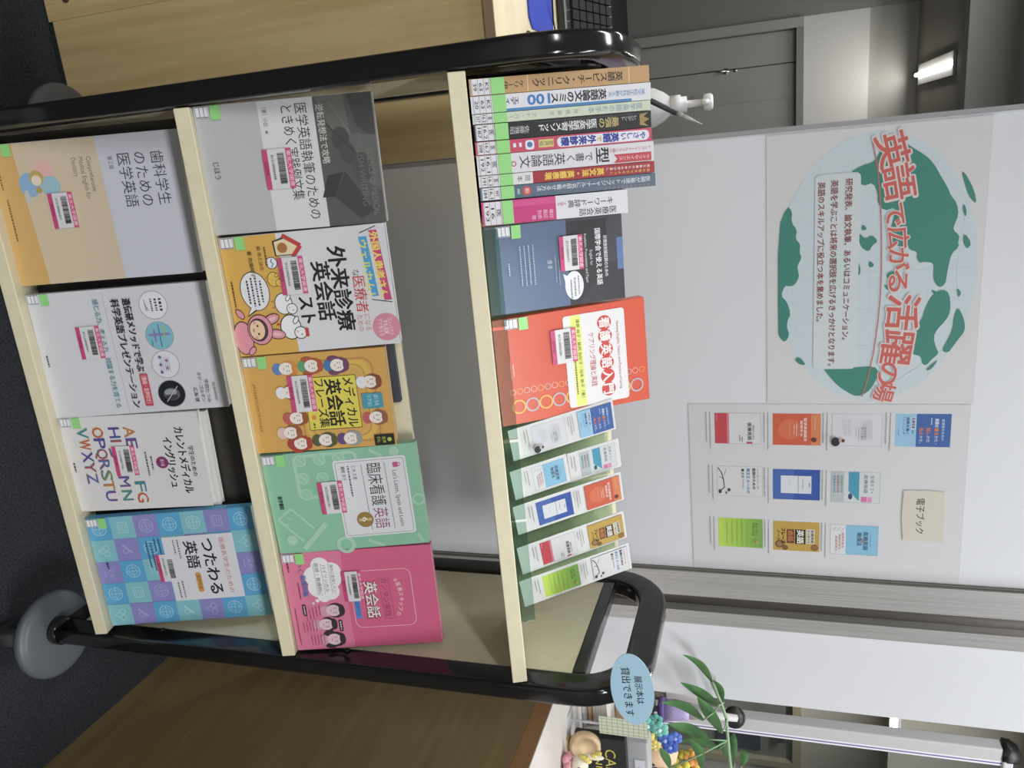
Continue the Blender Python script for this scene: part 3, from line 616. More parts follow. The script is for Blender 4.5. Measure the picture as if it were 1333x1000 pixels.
def art_green(c):
    lg = '#a6d2ba'
    c.rframe(.02, .20, .46, .62, .06, .03, lg, '#86c4a2')
    for x, y in ((.08, .25), (.08, .375), (.08, .50), (.25, .25), (.26, .375), (.41, .25)): c.ell(x, y, .058, lg); c.ell(x, y, .044, '#93cbac'); c.line([(x-.03, y-.02), (x+.03, y+.02)], .012, lg)
    c.line([(.54, .13), (.76, .26)], .022, lg); c.line([(.64, .035), (.88, .175)], .022, lg); c.line([(.54, .13), (.64, .035)], .022, lg); c.line([(.72, .34), (.96, .17)], .05, lg); c.ell(.86, .10, .05, lg); c.line([(.62, .09), (.65, .12)], .012, lg); c.line([(.68, .07), (.71, .10)], .012, lg)
    c.ring(.95, .45, .09, .035, lg); c.line([(.92, .60), (.99, .70)], .03, lg); c.ell(.06, .86, .045, lg); c.line([(.02, .70), (.10, .78)], .03, lg); c.line([(.90, .93), (.98, .96)], .03, lg); c.ring(.55, .97, .06, .02, lg)
    c.rrect(.105, .455, .88, .925, .03, '#e2e3e6'); c.rframe(.125, .468, .865, .912, .022, .0035, '#55565e', '#dedfe3')
    c.rrect(.165, .838, .215, .872, .008, '#c84a86'); c.ring(.19, .875, .018, .008, '#c84a86'); c.text("Let's Listen, Speak and Learn", .245, .845, .042, '#4a4a54', w=.56)
    c.line([(.16, .785), (.82, .79)], .005, '#66666e'); c.line([(.16, .635), (.82, .64)], .005, '#66666e')
    c.text('臨床看護', .16, .712, .105, '#2a2a2e', w=.42); c.text('英語', .60, .712, .105, '#9a3f74', w=.21)
    c.text('仁木 久恵', .165, .585, .028, '#4a4a50', w=.14); c.greek(.165, .55, .30, .016, '#5a5a62'); c.text('横尾 京子', .165, .515, .028, '#4a4a50', w=.14)
    c.ell(.71, .605, .078, '#9a7c34'); c.text('第', .695, .635, .026, '#efe3c0', w=.03); c.text('6', .685, .605, .05, '#f3ead0', w=.045, bold=.02); c.text('版', .695, .575, .026, '#efe3c0', w=.03)
    c.text('医学書院', .41, .075, .032, '#1f2a26', w=.13, bold=.02)
def art_pink(c):
    c.rect(0, 0, 1, .40, '#e3779c')
    c.rframe(.215, .43, .80, .845, .07, .005, '#f0c6d2', '#dd5c89')
    for ch, x, y, ro in zip('☆医療スタッフの☆', (.31, .355, .405, .455, .505, .555, .605, .655), (.735, .75, .758, .762, .762, .758, .75, .735), (14, 10, 6, 2, -2, -6, -10, -14)): c.text(ch, x, y, .036, '#f6dde4', w=.038, rot=ro)
    c.line([(.29, .69), (.73, .70)], .004, '#a04068'); c.line([(.29, .625), (.73, .635)], .004, '#a04068')
    c.text('カンタン実践！', .30, .66, .048, '#8a2f58', w=.42); c.text('英会話', .325, .56, .098, '#7a2a4c', w=.38, bold=.05); c.text('英会話', .33, .562, .095, '#f1ece4', w=.37, bold=.02)
    c.rect(.51, .442, .70, .478, '#3f8fd8'); c.text('音声付き', .53, .46, .03, '#1f3f7a', w=.14)
    for x, y, r in ((.14, .25, .085), (.27, .30, .11), (.40, .29, .09), (.20, .32, .09), (.36, .22, .10), (.24, .205, .10), (.45, .245, .06)): c.ell(x, y, r, '#ecebef')
    c.ell(.49, .195, .018, '#ecebef'); c.ell(.515, .165, .011, '#ecebef')
    c.text('海外に赴任したい', .13, .325, .026, '#55404a', w=.29); c.text('バイリンガル', .13, .275, .03, '#55404a', w=.28); c.text('医師・看護師に', .11, .225, .03, '#55404a', w=.33)
    for k in range(3): c.line([(.12, .305-.05*k), (.43, .307-.05*k)], .003, '#8a6a78')
    c.text('いく', .09, .115, .04, '#4a4a90', w=.10, bold=.01); c.text('看護師編', .22, .125, .042, '#3f6fb8', w=.22, bold=.02); c.greek(.30, .085, .17, .016, '#8a2a50')
    for x, y, st_ in ((.60, .30, 0), (.74, .235, 2), (.90, .275, 1)): person_head(c, x, y, .068, '#3a2f36', '#e6c2d0', '#d99ab4', st_)
    for x, y in ((.52, .085), (.70, .315)): c.rrect(x, y, x+.12, y+.025, .015, '#2a1f26'); c.greek(x+.015, y+.0125, .09, .012, '#e6dce2')
    for k in range(5): c.greek(.53+.012*k, .20-.022*k, .11, .008, '#8a2a50'); c.greek(.70, .16-.02*k, .10, .007, '#8a2a50'); c.greek(.84, .20-.02*k, .10, .007, '#8a2a50')
    c.greek(.55, .04, .38, .010, '#8a2a50'); c.greek(.08, .045, .09, .016, '#6a1f40')
def art_navy(c):
    c.rect(0, 0, 1, .55, '#5d7193'); c.rect(.03, .55, 1, .87, '#39393d'); c.poly([(.55, .87), (1, .62), (1, 1), (.55, 1)], '#414146')
    c.rect(.27, .95, .645, 1, '#5f7bab')
    c.text('診療放射線技師のための', .23, .857, .034, '#e4e4e8', w=.48, bold=.012); c.text('国際学会で使える英語', .14, .798, .050, '#ececf0', w=.66, bold=.016)
    c.text('English for', .38, .74, .032, '#d4d4d8', w=.18); c.text('Academic Presentation and Paper', .18, .70, .032, '#d4d4d8', w=.58)
    c.ell(.77, .59, .17, '#e6e6ea', .115); c.poly([(.66, .55), (.62, .505), (.74, .52)], '#e6e6ea')
    for k in range(3): c.greek(.66+.02*k, .625-.03*k, .22, .014, '#66666c')
    c.text('畑 淳', .44, .405, .042, '#dcdfe6', w=.10); c.greek(.40, .45, .30, .010, '#a9b6cc'); c.greek(.45, .475, .30, .010, '#a9b6cc')
    for k in range(4): c.greek(.24, .28-.034*k, .46, .014, '#b6c2d6')
    c.greek(.42, .085, .14, .016, '#c2ccdc')
def art_orange(c):
    for k in range(20): c.ring(.69, .022+.049*k, .030, .006, ['#f0b49a', '#f0a33c', '#c7bcb8'][k % 3])
    for k in range(10): c.ring(.835, .055+.095*k, .068, .015, ['#f2b52c', '#b7b4bd'][k % 2])
    c.rrect(.06, .41, .945, .848, .03, '#e6e3e6'); c.rect(.065, .462, .938, .535, '#e3ea6a')
    for k, ch in enumerate('看護英語入門'):
        x = .175+.129*k; c.ell(x, .70, .070, '#d63c32')
    for k, ch in enumerate('看護英語入門'):
        x = .175+.129*k; c.text(ch, x, .70, .082, '#f2ecec', al='c', w=.095, bold=.03)
    c.text('Nursing English: Theory and Practice of Caring', .18, .795, .026, '#b25a52', w=.66); c.text('ケアリング理論と実践', .25, .60, .048, '#c04038', w=.52)
    c.text('渡部 尚子 / 飯岡 由紀子 / 池本 敦子［著］', .10, .512, .026, '#5c5f2a', w=.76); c.greek(.44, .475, .38, .014, '#5c5f2a')
    c.greek(.40, .022, .16, .012, '#f3c3b4'); c.greek(.42, .04, .12, .012, '#f3c3b4'); c.poly([(.015, .075), (.065, .06), (.04, .095)], '#f0e6e2')

def on_shelf(s, x, d, sy, phi): return lean_matrix(shelf_point(s, x, d, sy), LT, phi)
G1, G2_, G3 = 'face-out books on the bottom shelf', 'face-out books on the middle shelf', 'face-out books on the top shelf'
face_book(on_shelf(1, .0135, .0165, .0010, -.6), .186, .2565, .013, '#cfd0dc', art_dental, 'white and beige book with balloon drawing at left end of the bottom shelf', G1, '01210000427', sticker=(.36*.186, .265*.2565, .046, .034))
face_book(on_shelf(1, .2126, .0165, .0010, -.5), .180, .2555, .012, '#d9d9df', art_genetics, 'white book with a row of four round pictures on the bottom shelf', G1, '01210000431', sticker=(.275*.18, .235*.2555, .046, .034))
face_book(on_shelf(1, .3925, .0165, .0010, -1.6), .147, .2040, .011, '#dedbdc', art_alphabet, 'small white book with big coloured alphabet letters on the bottom shelf', G1, '01210001756', sticker=(.315*.147, .345*.204, .046, .034))
face_book(on_shelf(1, .5527, .0165, .0010, .4), .1815, .2550, .013, '#4fa9da', art_tiles, 'blue and purple tiled icon book at right end of the bottom shelf', G1, '01210001312', sticker=(.365*.1815, .37*.255, .046, .034))
face_book(on_shelf(2, .0006, .0095, .0006, -.6), .149, .2115, .014, '#bdbdc0', art_grey, 'grey book with dark laptop photo at left end of the middle shelf', G2_, '01210000498', sticker=(.365*.149, .35*.2115, .046, .035), edge='#b9b6b0')
face_book(on_shelf(2, .1537, .0095, .0006, .2), .1496, .2065, .013, '#dcdce0', art_welcome, 'white and yellow book with cartoon hens and rabbit hood on the middle shelf', G2_, '01210000262', sticker=(.20*.1496, .335*.2065, .046, .032))
face_book(on_shelf(2, .3049, .0095, .0006, -.5), .1308, .1855, .012, '#dba544', art_medical, 'small orange book ringed with cartoon faces on the middle shelf', G2_, '01210000249', sticker=(.215*.1308, .30*.1855, .049, .033))
face_book(on_shelf(2, .4402, .0095, .0006, .9), .1448, .2080, .013, '#86c4a2', art_green, 'mint green nursing book with white title card on the middle shelf', G2_, '01210000170', sticker=(.30*.1448, .335*.208, .046, .034), fin='film')
face_book(on_shelf(2, .5845, .0095, .0022, -.2), .1526, .2085, .012, '#dd5c89', art_pink, 'pink book with thought cloud and three faces at right end of the middle shelf', G2_, '01210000084', sticker=(.21*.1526, .385*.2085, .046, .028))
# mostly hidden books standing behind the front row
face_book(on_shelf(1, .3990, .0300, .0008, -1.2), .147, .2100, .012, '#d6d6d2', None, 'white book mostly hidden behind the alphabet book on the bottom shelf', G1, lab=False, edge='#e2e0da')
face_book(on_shelf(2, .2860, .0240, .0008, 0), .0985, .1945, .008, '#3b3f4c', None, 'plain dark navy book showing behind the orange cartoon faces book', G2_, lab=False)
TL = 33
face_book(lean_matrix((.1705, .1035, .8755), TL, -.4), .1075, .1665, .014, '#4a4b52', art_navy, 'navy and charcoal book with white speech bubble on the top shelf', G3, '01210004797', sticker=(.185*.1075, .485*.1665, .043, .031), hid=.013)
face_book(lean_matrix((.2846, .1025, .8745), TL, .7), .1390, .1930, .015, '#dd5230', art_orange, 'orange nursing book with chains of rings on the top shelf', G3, '01210002586', sticker=(.17*.139, .315*.193, .045, .034), hid=.014)

# ------------------------------------------------------------ books standing spine out
SP0 = Vector((0, .0126, .8946)); ST = 22
def spine_book(x0, x1, h, col, label, art, lines, depth=.128, edge='#d9d4c6', phi=-.55, lift=0, fin='film', lab=.10):
    w = x1-x0-.0006; mtx = lean_matrix(SP0+Vector((x0, math.sin(R(ST))*lift, math.cos(R(ST))*lift)), ST, phi)
    e = empty('book', mtx); tag(e, label, 'book', 'books standing spine out on the top shelf')
    b = MB(); cm = M(col, fin); b.box((0, 0, -.001), (w, h, 0), cm); b.box((0, 0, -depth), (.0006, h, -.001), cm); b.box((w-.0006, 0, -depth), (w, h, -.001), cm)
    art(Canvas(b, w, h, .0001, fin)); b.build('cover', e)
    b = MB(); b.box((.0008, .001, -depth+.002), (w-.0008, h-.0015, -.0012), M(edge, 'matte')); b.build('page_block', e)
    b = MB(); b.box((.0004, .002, .0004), (w-.0004, h*lab, .0006), M('#dedde2', 'film')); c = Canvas(b, w-.0008, h*lab-.002, .00065, 'film', .0004, .002)
    for k in range(4): c.rect(0, .03+.31*k-(.02 if k == 3 else 0), 1, .045+.31*k-(.02 if k == 3 else 0), '#33394a')
    if lines:
        for k, t in enumerate(lines): c.text(t, .5, .82-.31*k, .26, '#23232a', al='c', w=min(.18*len(t)+.12, .8), bold=.012)
    b.build('call_number_label', e)
    b = MB(); b.box((.0002, h*lab+.0006, .0004), (w-.0002, h*(lab+.078), .0006), M('#90dd7c', 'film')); b.build('green_tape', e)
    return e
XB = [x+.0023 for x in (.0068, .0240, .0420, .0525, .0700, .0840, .1050, .1175, .1318)]
def s_tan(c): c.rect(0, .2, 1, 1, '#c9b07c'); c.vtext('大学英語', .5, .90, .70, '#5a4a2c')
def s_kraft(c):
    c.rect(0, .885, 1, .888, '#efe0c0'); c.rect(0, .32, 1, .323, '#efe0c0'); c.vtext('英語スピーチ・クリニック', .5, .85, .345, '#3a2c22', size=.62, bold=.02); c.vtext('ケリー伊', .5, .30, .185, '#3a2c22', size=.52, bold=.01)
def s_errors(c):
    c.rect(.84, .18, 1, .89, '#3f86c0'); c.vtext('英文校正会社が教える', .5, .965, .76, '#3f86c0', size=.40); c.vtext('英語論文のミス', .46, .75, .44, '#22262e', size=.66, bold=.03); c.text('100', .46, .435, .075, '#2f7fc8', w=1.35, rot=-90, bold=.03)
    c.vtext('エディテ', .42, .265, .17, '#22262e', size=.5, bold=.02)
def s_sample(c): c.vtext('医学英語のお手本', .5, .955, .645, '#7f94b4', size=.72); c.vtext('英語論文', .5, .60, .42, '#93a49a', size=.5); c.vtext('アト・バー', .5, .36, .20, '#7f94a4', size=.5)
def s_black(c):
    q = c.w/c.h
    c.poly([(.18, .935), (.82, .935), (.92, .985), (.68, .957), (.5, .99), (.32, .957), (.08, .985)], '#a58a4c'); c.vtext('レジデント', .36, .92, .83, '#d9d6cc', size=.36); c.vtext('最強の', .5, .815, .70, '#bfae68', size=.66, bold=.02); c.vtext('医学英語学習メソッド', .5, .69, .36, '#e2e2e4', size=.62, bold=.02)
    c.vtext('佐藤雅昭', .5, .31, .20, '#c9c9cc', size=.5); c.rect(.10, .35, .14, .95, '#4a4a50')
def s_pink(c):
    c.rrect(.12, .46, .90, .985, .36, '#e6e4ee'); c.vtext('やさしい', .5, .965, .82, '#3a4fae', size=.60, bold=.03); c.vtext('英語', .5, .81, .72, '#2f3f9e', size=.72, bold=.05); c.vtext('で', .5, .715, .685, '#c9a82c', size=.5, bold=.04); c.vtext('外来診療', .5, .68, .48, '#2f3f9e', size=.70, bold=.05)
    c.rect(.2, .355, .8, .44, '#d9c96a'); c.vtext('音声版', .5, .438, .358, '#4a4a6a', size=.42); c.rrect(.16, .28, .88, .33, .2, '#e6e4ee'); c.ell(.5, .305, .22, '#4a7ab0'); c.rect(.3, .245, .62, .26, '#e6e4ee'); c.rect(.3, .212, .62, .228, '#e6e4ee')
def s_kata(c):
    c.vtext('トップジャーナル３９５編の', .30, .985, .745, '#c04a50', size=.26); c.poly([(.52, .985), (.96, .985), (.96, .77), (.74, .79), (.52, .77)], '#c9404a'); c.vtext('ライフサイエンス', .74, .975, .80, '#f2dadc', size=.26)
    c.vtext('型', .5, .745, .665, '#22222a', size=.86, bold=.02); c.vtext('で書く', .5, .655, .50, '#22222a', size=.50); c.vtext('英語論文', .5, .495, .235, '#22222a', size=.66); c.ring(.55, .205, .14, .05, '#c04a70')
def s_red(c):
    c.rect(0, 0, 1, .305, '#dfdcda'); c.vtext('英文執筆のための学び直し', .36, .975, .72, '#f0dcd0', size=.28, bold=.02); c.vtext('読み書きできるように', .74, .975, .74, '#d9b83c', size=.28, bold=.02); c.vtext('英文法・英語表現', .5, .71, .37, '#e8c22c', size=.66, bold=.05); c.vtext('岡本', .5, .295, .21, '#5a5a60', size=.55)
def s_slate(c):
    c.vtext('医師が最速でトップジャーナルに名前を載せる方法', .42, .97, .32, '#dfe3e8', size=.46, bold=.01); c.vtext('成功する研究者のための', .85, .97, .70, '#b98a8c', size=.22); c.ell(.5, .265, .36, '#cc4a44'); c.text('新', .5, .265, .028, '#f3e0de', al='c', w=.42); c.vtext('原 正', .5, .225, .175, '#dfe3e8', size=.5)
def s_dict(c):
    c.rect(0, 0, 1, .505, '#d0267e'); c.rect(.05, .18, .3, .50, '#da4590'); c.vtext('キーワード辞典', .40, .90, .585, '#33333a', size=.36, bold=.01); c.vtext('医療英会話', .80, .92, .66, '#33333a', size=.34, bold=.01); c.vtext('すぐ使える', .36, .575, .515, '#c04a80', size=.2); c.vtext('場面別', .62, .49, .37, '#f2c8dd', size=.2); c.vtext('対応表現', .82, .49, .33, '#f2c8dd', size=.2)
e = empty('bookend', loc=(.0035, .10, .856)); tag(e, 'black metal bookend between left side panel and kraft brown spine', 'bookend')
b = MB(); pts = [(-.055, .004), (.06, -.018)] + [(.005+.055*math.cos(R(a)), .105+.055*math.sin(R(a))) for a in range(0, 181, 15)]
b.prism(pts, -.0012, .0012, M('#1a1a1c', 'satin'), Matrix(((0, 0, 1, 0), (1, 0, 0, 0), (0, 1, 0, 0), (0, 0, 0, 1)))); b.build('plate', e)
spine_book(XB[0], XB[1], .191, '#c49a62', 'kraft brown spine with dark title, first full spine from the left', s_kraft, ('KS', '63', '39'), lab=.115)
spine_book(XB[1], XB[2], .192, '#e0e0e6', 'white spine with large blue 100 on the top shelf', s_errors, ('KS', '63', '20'), lab=.115)
spine_book(XB[2], XB[3], .191, '#ccd7bd', 'thin pale green spine with blue-grey title on the top shelf', s_sample, ('医', '16.2', '217'), lab=.115)
spine_book(XB[3], XB[4], .191, '#222226', 'black spine with gold crown on the top shelf', s_black, ('医', '16.2', '187'), lab=.115)
spine_book(XB[4], XB[5], .191, '#cf4468', 'pink spine with white rounded title panel on the top shelf', s_pink, ('医', '16.7', '208'), lab=.115)
spine_book(XB[5], XB[6], .1925, '#dcdadf', 'white spine with red ribbon and large black characters on the top shelf', s_kata, ('医', '16.1', '192'), lab=.115)
spine_book(XB[6], XB[7], .1925, '#a82432', 'dark red spine with yellow title on the top shelf', s_red, ('医', '16.1', '191'), lab=.115)
spine_book(XB[7], XB[8], .1930, '#556a80', 'slate blue spine with red dot on the top shelf', s_slate, ('W7', '16.1', '184'), lab=.115)
spine_book(.1350, .1608, .1610, '#dfdee4', 'shorter thick white and magenta dictionary ending the row of spines', s_dict, ('医', '16', '193'), lab=.135, phi=-.4)

# ------------------------------------------------------------ small cover pictures for the leaflets and the wall sheet
def mini(c, kind):
    if kind == 'red':
        c.rect(0, 0, 1, 1, '#9a9aa0'); c.rect(.01, .006, .99, .994, '#d4d3d6'); c.rect(.01, .006, .99, .30, '#c63a48'); c.rect(.01, .27, .99, .32, '#cf7a86'); c.greek(.05, .05, .2, .02, '#e8b4ba')
        c.text('医師のための', .40, .84, .055, '#4a4a50', w=.46); c.text('医療英語', .32, .76, .09, '#2f2f36', w=.55, bold=.02); c.rect(.93, .70, .99, .82, '#c63a48'); c.greek(.78, .60, .15, .03, '#4a4a50'); c.greek(.72, .55, .2, .03, '#4a4a50')
    elif kind == 'orange':
        c.rect(0, 0, 1, 1, '#d0532c'); c.rect(0, .80, 1, 1, '#d97c44'); c.ell(.5, .36, .32, '#d8683e'); c.greek(.3, .36, .4, .02, '#e0a080'); c.ell(.82, .86, .08, '#6a3020'); c.greek(.1, .88, .4, .02, '#e8c0a0')
        c.text('医学英語論文', .14, .68, .07, '#f3e2d6', w=.74, bold=.02); c.text('国際学会', .22, .60, .055, '#f3e2d6', w=.5, bold=.02); c.greek(.3, .50, .4, .025, '#f0d0c0'); c.greek(.35, .45, .3, .025, '#f0d0c0')
    elif kind == 'white':
        c.rect(0, 0, 1, 1, '#9a9aa6'); c.rect(.008, .006, .992, .994, '#d2d2da')
        for k in range(7): c.greek(.18, .80-.03*k, .60, .012, '#a9a9ba'); 
        for k in range(4): c.greek(.16, .36-.035*k, .48, .018, '#a4b0c4')
        c.text('医師英語の', .38, .66, .055, '#6a6a72', w=.4); c.text('新しい書き', .38, .60, .055, '#6a6a72', w=.4); c.greek(.4, .53, .4, .022, '#8a8a92')
        c.ell(.84, .07, .14, '#22222a', .12); c.ell(.80, .19, .055, '#c9a890', .075); c.ell(.80, .225, .055, '#4a3a34', .045)
    elif kind == 'blue':
        c.rect(0, 0, 1, 1, '#8fc0e0'); c.rect(0, .38, 1, 1, '#2f5fa8'); c.text('医療者のための', .16, .86, .055, '#d6e4f2', w=.64); c.greek(.12, .65, .2, .03, '#c6d6ea')
        c.text('英語の', .14, .745, .075, '#e6ecf4', w=.26, bold=.02); c.text('書き', .42, .745, .085, '#d8763c', w=.22, bold=.04); c.text('かた・', .66, .745, .075, '#e6ecf4', w=.26); c.text('話し', .42, .60, .085, '#d8763c', w=.22, bold=.04); c.text('かた', .66, .60, .075, '#e6ecf4', w=.2); c.text('伝え', .42, .47, .085, '#d8763c', w=.22, bold=.04); c.text('かた。', .66, .47, .075, '#e6ecf4', w=.24)
        c.rect(.10, .285, .46, .365, '#e2e6ec'); c.text('医療現場', .12, .325, .07, '#2f4f88', w=.32, bold=.03); c.greek(.5, .32, .1, .04, '#3a5f90'); c.text('信頼を築く', .10, .225, .06, '#2f5a90', w=.52, bold=.02); c.text('トレーニング', .10, .155, .055, '#2f5a90', w=.52); c.greek(.44, .06, .2, .014, '#3a5f90')
    elif kind == 'ink':
        c.rect(0, 0, 1, 1, '#a6a6aa'); c.rect(.008, .006, .992, .994, '#d2d2d5')
        c.line([(.06, .02), (.22, .10), (.44, .14), (.72, .16), (.86, .05)], .03, '#3a3a40'); c.line([(.44, .14), (.36, .05)], .02, '#4a4a50'); c.line([(.12, .20), (.30, .16)], .015, '#6a6a70'); c.ell(.80, .26, .06, '#4a4a50', .05); c.ell(.90, .20, .05, '#5a5a60', .03); c.ell(.86, .06, .07, '#33333a', .05)
        c.text('はじめての一歩', .08, .90, .05, '#c0486a', w=.66); c.text('医師のための', .06, .815, .075, '#2a2a30', w=.70, bold=.03); c.text('英文Ｅメールの', .06, .69, .085, '#3a86b8', w=.84, bold=.03); c.text('書き方', .08, .57, .07, '#2a2a30', w=.30, bold=.02); c.greek(.44, .58, .3, .03, '#8a8a92')
    elif kind == 'royal':
        c.rect(0, 0, 1, 1, '#2750a8'); c.rect(0, 0, 1, .45, '#3c62b0'); c.rect(.21, .17, .79, .82, '#d4d7de'); c.line([(.21, .54), (.79, .54)], .012, '#2a3a5a'); c.greek(.30, .64, .34, .022, '#5a6a80'); c.greek(.36, .36, .2, .016, '#a0a8b8'); c.greek(.44, .78, .14, .03, '#2a3a5a')
    elif kind == 'teal':
        c.rect(0, 0, 1, 1, '#9a9aa0'); c.rect(.008, .006, .992, .994, '#ccd0d3'); c.rect(.008, .006, .992, .27, '#b3bcbf'); c.poly([(.008, .36), (.62, .36), (.92, .56), (.92, .58), (.008, .58)], '#2f96b4'); c.ell(.80, .40, .10, '#2a4a6a', .06)
        c.text('生成ＡＩ×', .10, .84, .085, '#4a5058', w=.58); c.text('医療英語', .10, .71, .085, '#4a5058', w=.58); c.rect(.80, .62, .97, .74, '#d86aa8'); c.rect(.80, .76, .97, .84, '#e08ab8')
        for k, q in enumerate(('#5aa09a', '#b06a74', '#5a98a8')): c.text('英語論文作成', .12, .22-.075*k, .055, q, w=.56, bold=.02)
    elif kind == 'lime':
        c.rect(0, 0, 1, 1, '#8fc02c'); n = 10
        for k in range(n): c.rect(0, k/n, 1, (k+1)/n, ['#b9d83a', '#b3d434', '#abd030', '#a3cc2e', '#9bc62e', '#92c030', '#8aba32', '#82b436', '#7aae3a', '#74a83e'][k])
        c.text('臨床で使う', .14, .86, .06, '#3a5a20', w=.44); c.text('医療の英語', .14, .79, .06, '#3a5a20', w=.44)
        for k in range(5): c.greek(.10, .66-.115*k, .80, .022, '#84a83a')
        c.ell(.78, .88, .07, '#a8a85a', .05)
    elif kind == 'gold':
        c.rect(0, 0, 1, 1, '#bf9a2c'); c.ell(.86, .90, .11, '#7a5424'); c.ell(.86, .90, .08, '#8f6a34'); c.ell(.78, .14, .13, '#6a4420'); c.ell(.90, .26, .09, '#7a5424'); c.ell(.78, .14, .09, '#9a7040')
        c.rect(.24, .72, .74, .90, '#cfc9b8'); c.text('医療英語', .27, .85, .06, '#2a2a2a', w=.44, bold=.03); c.text('すぐ使える', .27, .77, .05, '#2a2a2a', w=.44, bold=.02); c.rect(.26, .48, .76, .70, '#17171a'); c.text('英語', .28, .59, .16, '#e6e2da', w=.46, bold=.03); c.rect(.26, .30, .74, .46, '#6a3a1c'); c.text('会話', .30, .38, .12, '#c8763a', w=.38, bold=.03)
        c.text('フレーズ', .24, .22, .10, '#1c1a16', w=.52, bold=.05); c.text('ノート', .30, .12, .08, '#1c1a16', w=.36, bold=.04)
    elif kind == 'sky':
        c.rect(0, 0, 1, 1, '#8a98a4'); c.rect(.008, .006, .992, .994, '#d6d8dc'); c.rect(.008, .33, .992, .994, '#7fbadb'); c.text('医療英語', .22, .74, .11, '#2f5470', w=.60, bold=.03); c.text('勉強法', .24, .61, .11, '#2f5470', w=.44, bold=.03); c.greek(.3, .84, .4, .02, '#4f7a98'); c.rect(.46, .665, .58, .69, '#c85a5a')
        for k in range(3): c.text('英語学習法', .26+.06*k, .27-.07*k, .05, '#c8685c', w=.52)
        for k in range(3): c.line([(.1, .30-.09*k), (.2, .24-.09*k)], .008, '#5a6a78')

# ------------------------------------------------------------ acrylic stands and leaflets on the top shelf
def stand(x0, x1, label, back_h, group='clear acrylic stands on the top shelf'):
    e = empty('acrylic_stand', lean_matrix(((x0+x1)/2, .0450, .8794), LT3)); tag(e, label, 'display stand', group); hw = (x1-x0)/2-.0008
    b = MB(); b.box((-hw, .0, -.0865), (hw, .0024, -.0027), CLEAR); b.build('base_plate', e)
    b = MB(); b.box((-hw, .0, -.0026), (hw, .0195, .0), CLEAR_LIP); b.build('front_lip', e)
    b = MB(); b.box((-hw, .0, -.0025), (hw, back_h, .0), CLEAR, Matrix.Translation((0, .0028, -.0840)) @ Matrix.Rotation(R(LT3-TL), 4, 'X')); b.build('back_plate', e)
    return e
CLEAR_LIP = acrylic('clear_acrylic_lip', (.78, .90, .84), .16, .6)
stand(.167, .282, 'clear acrylic stand under the navy book', .10)
stand(.285, .424, 'clear acrylic stand under the orange book', .12)
stand(.427, .532, 'clear acrylic stand holding the blue and white leaflets next to the orange book', .150)
stand(.5345, .679, 'clear acrylic stand holding the three rightmost leaflets', .150)
def leaflet(x, y, z, w, h, top, bot, label, phi=1.5, yaw=11):
    e = empty('leaflet', lean_matrix((x, y, z), TL, phi, yaw)); tag(e, label, 'leaflet', 'laminated book cards on the acrylic stands')
    b = MB(); b.box((0, -.0150 if bot != 'teal' and (top != 'teal') else 0, -.0008), (w, h, 0), M('#d8d8d8', 'paper')); c = Canvas(b, w, h, .0001, 'paper')
    if bot: mini(c.sub(.10, .115 if top else .22, .82, .36 if top else .70), bot); c.z += .0009
    if top: mini(c.sub(.08, .61, .86, .365), top); c.z += .0009
    if top and bot: c.greek(.12, .55, .5, .010, '#77777e'); c.greek(.12, .525, .6, .010, '#77777e'); c.greek(.12, .50, .3, .010, '#77777e')
    c.greek(.12, .07 if top else .12, .55, .012 if top else .02, '#77777e'); c.greek(.12, .04 if top else .06, .4, .012 if top else .02, '#77777e')
    b.build('card', e)
    b = MB(); b.box((-.001, -.001, .0028), (w+.001, h+.001, .0030), SLEEVE); b.build('clear_sleeve', e)
    return e
SLEEVE = acrylic('clear_sleeve', (.98, .98, .98), .002, .02)
leaflet(.4285, .1065, .8815, .0470, .1330, 'blue', 'white', 'tall leaflet card topped with a blue cover beside the orange book')
leaflet(.4780, .1415, .9340, .0455, .0750, None, 'teal', 'small card with teal book cover tucked behind the sky blue card', 1.0)
leaflet(.4850, .1040, .8795, .0455, .0650, None, 'sky', 'small card with sky blue book cover at front of the stand', 2.0)
leaflet(.5360, .1045, .8785, .0465, .1420, 'orange', 'royal', 'tall leaflet card with orange above royal blue cover')
leaflet(.5965, .1045, .8785, .0465, .1430, 'gold', 'red', 'tall leaflet card with gold above white and red cover', 2.2)
leaflet(.6470, .1035, .8775, .0460, .1490, 'ink', 'lime', 'rightmost tall leaflet card with lime green cover at the bottom', 2.0)

# ------------------------------------------------------------ poster, sheet and tag on the whiteboard
YB = .4712
e = empty('globe_poster', lean_matrix((.0968, YB, 1.1893), 0)); tag(e, 'large poster with teal globe and curved red title on the whiteboard', 'poster')
PW, PH = .4165, .2970
b = MB(); b.box((0, 0, -.0004), (PW, PH, 0), M('#d3d2d4', 'paper')); c = Canvas(b, PW, PH, .0001, 'paper'); c.STEP = 1.2e-5
c.rect(.0, .0, .004, 1, '#c3c3c6'); c.rect(.496, 0, .498, 1, '#c8c7ca') if False else None
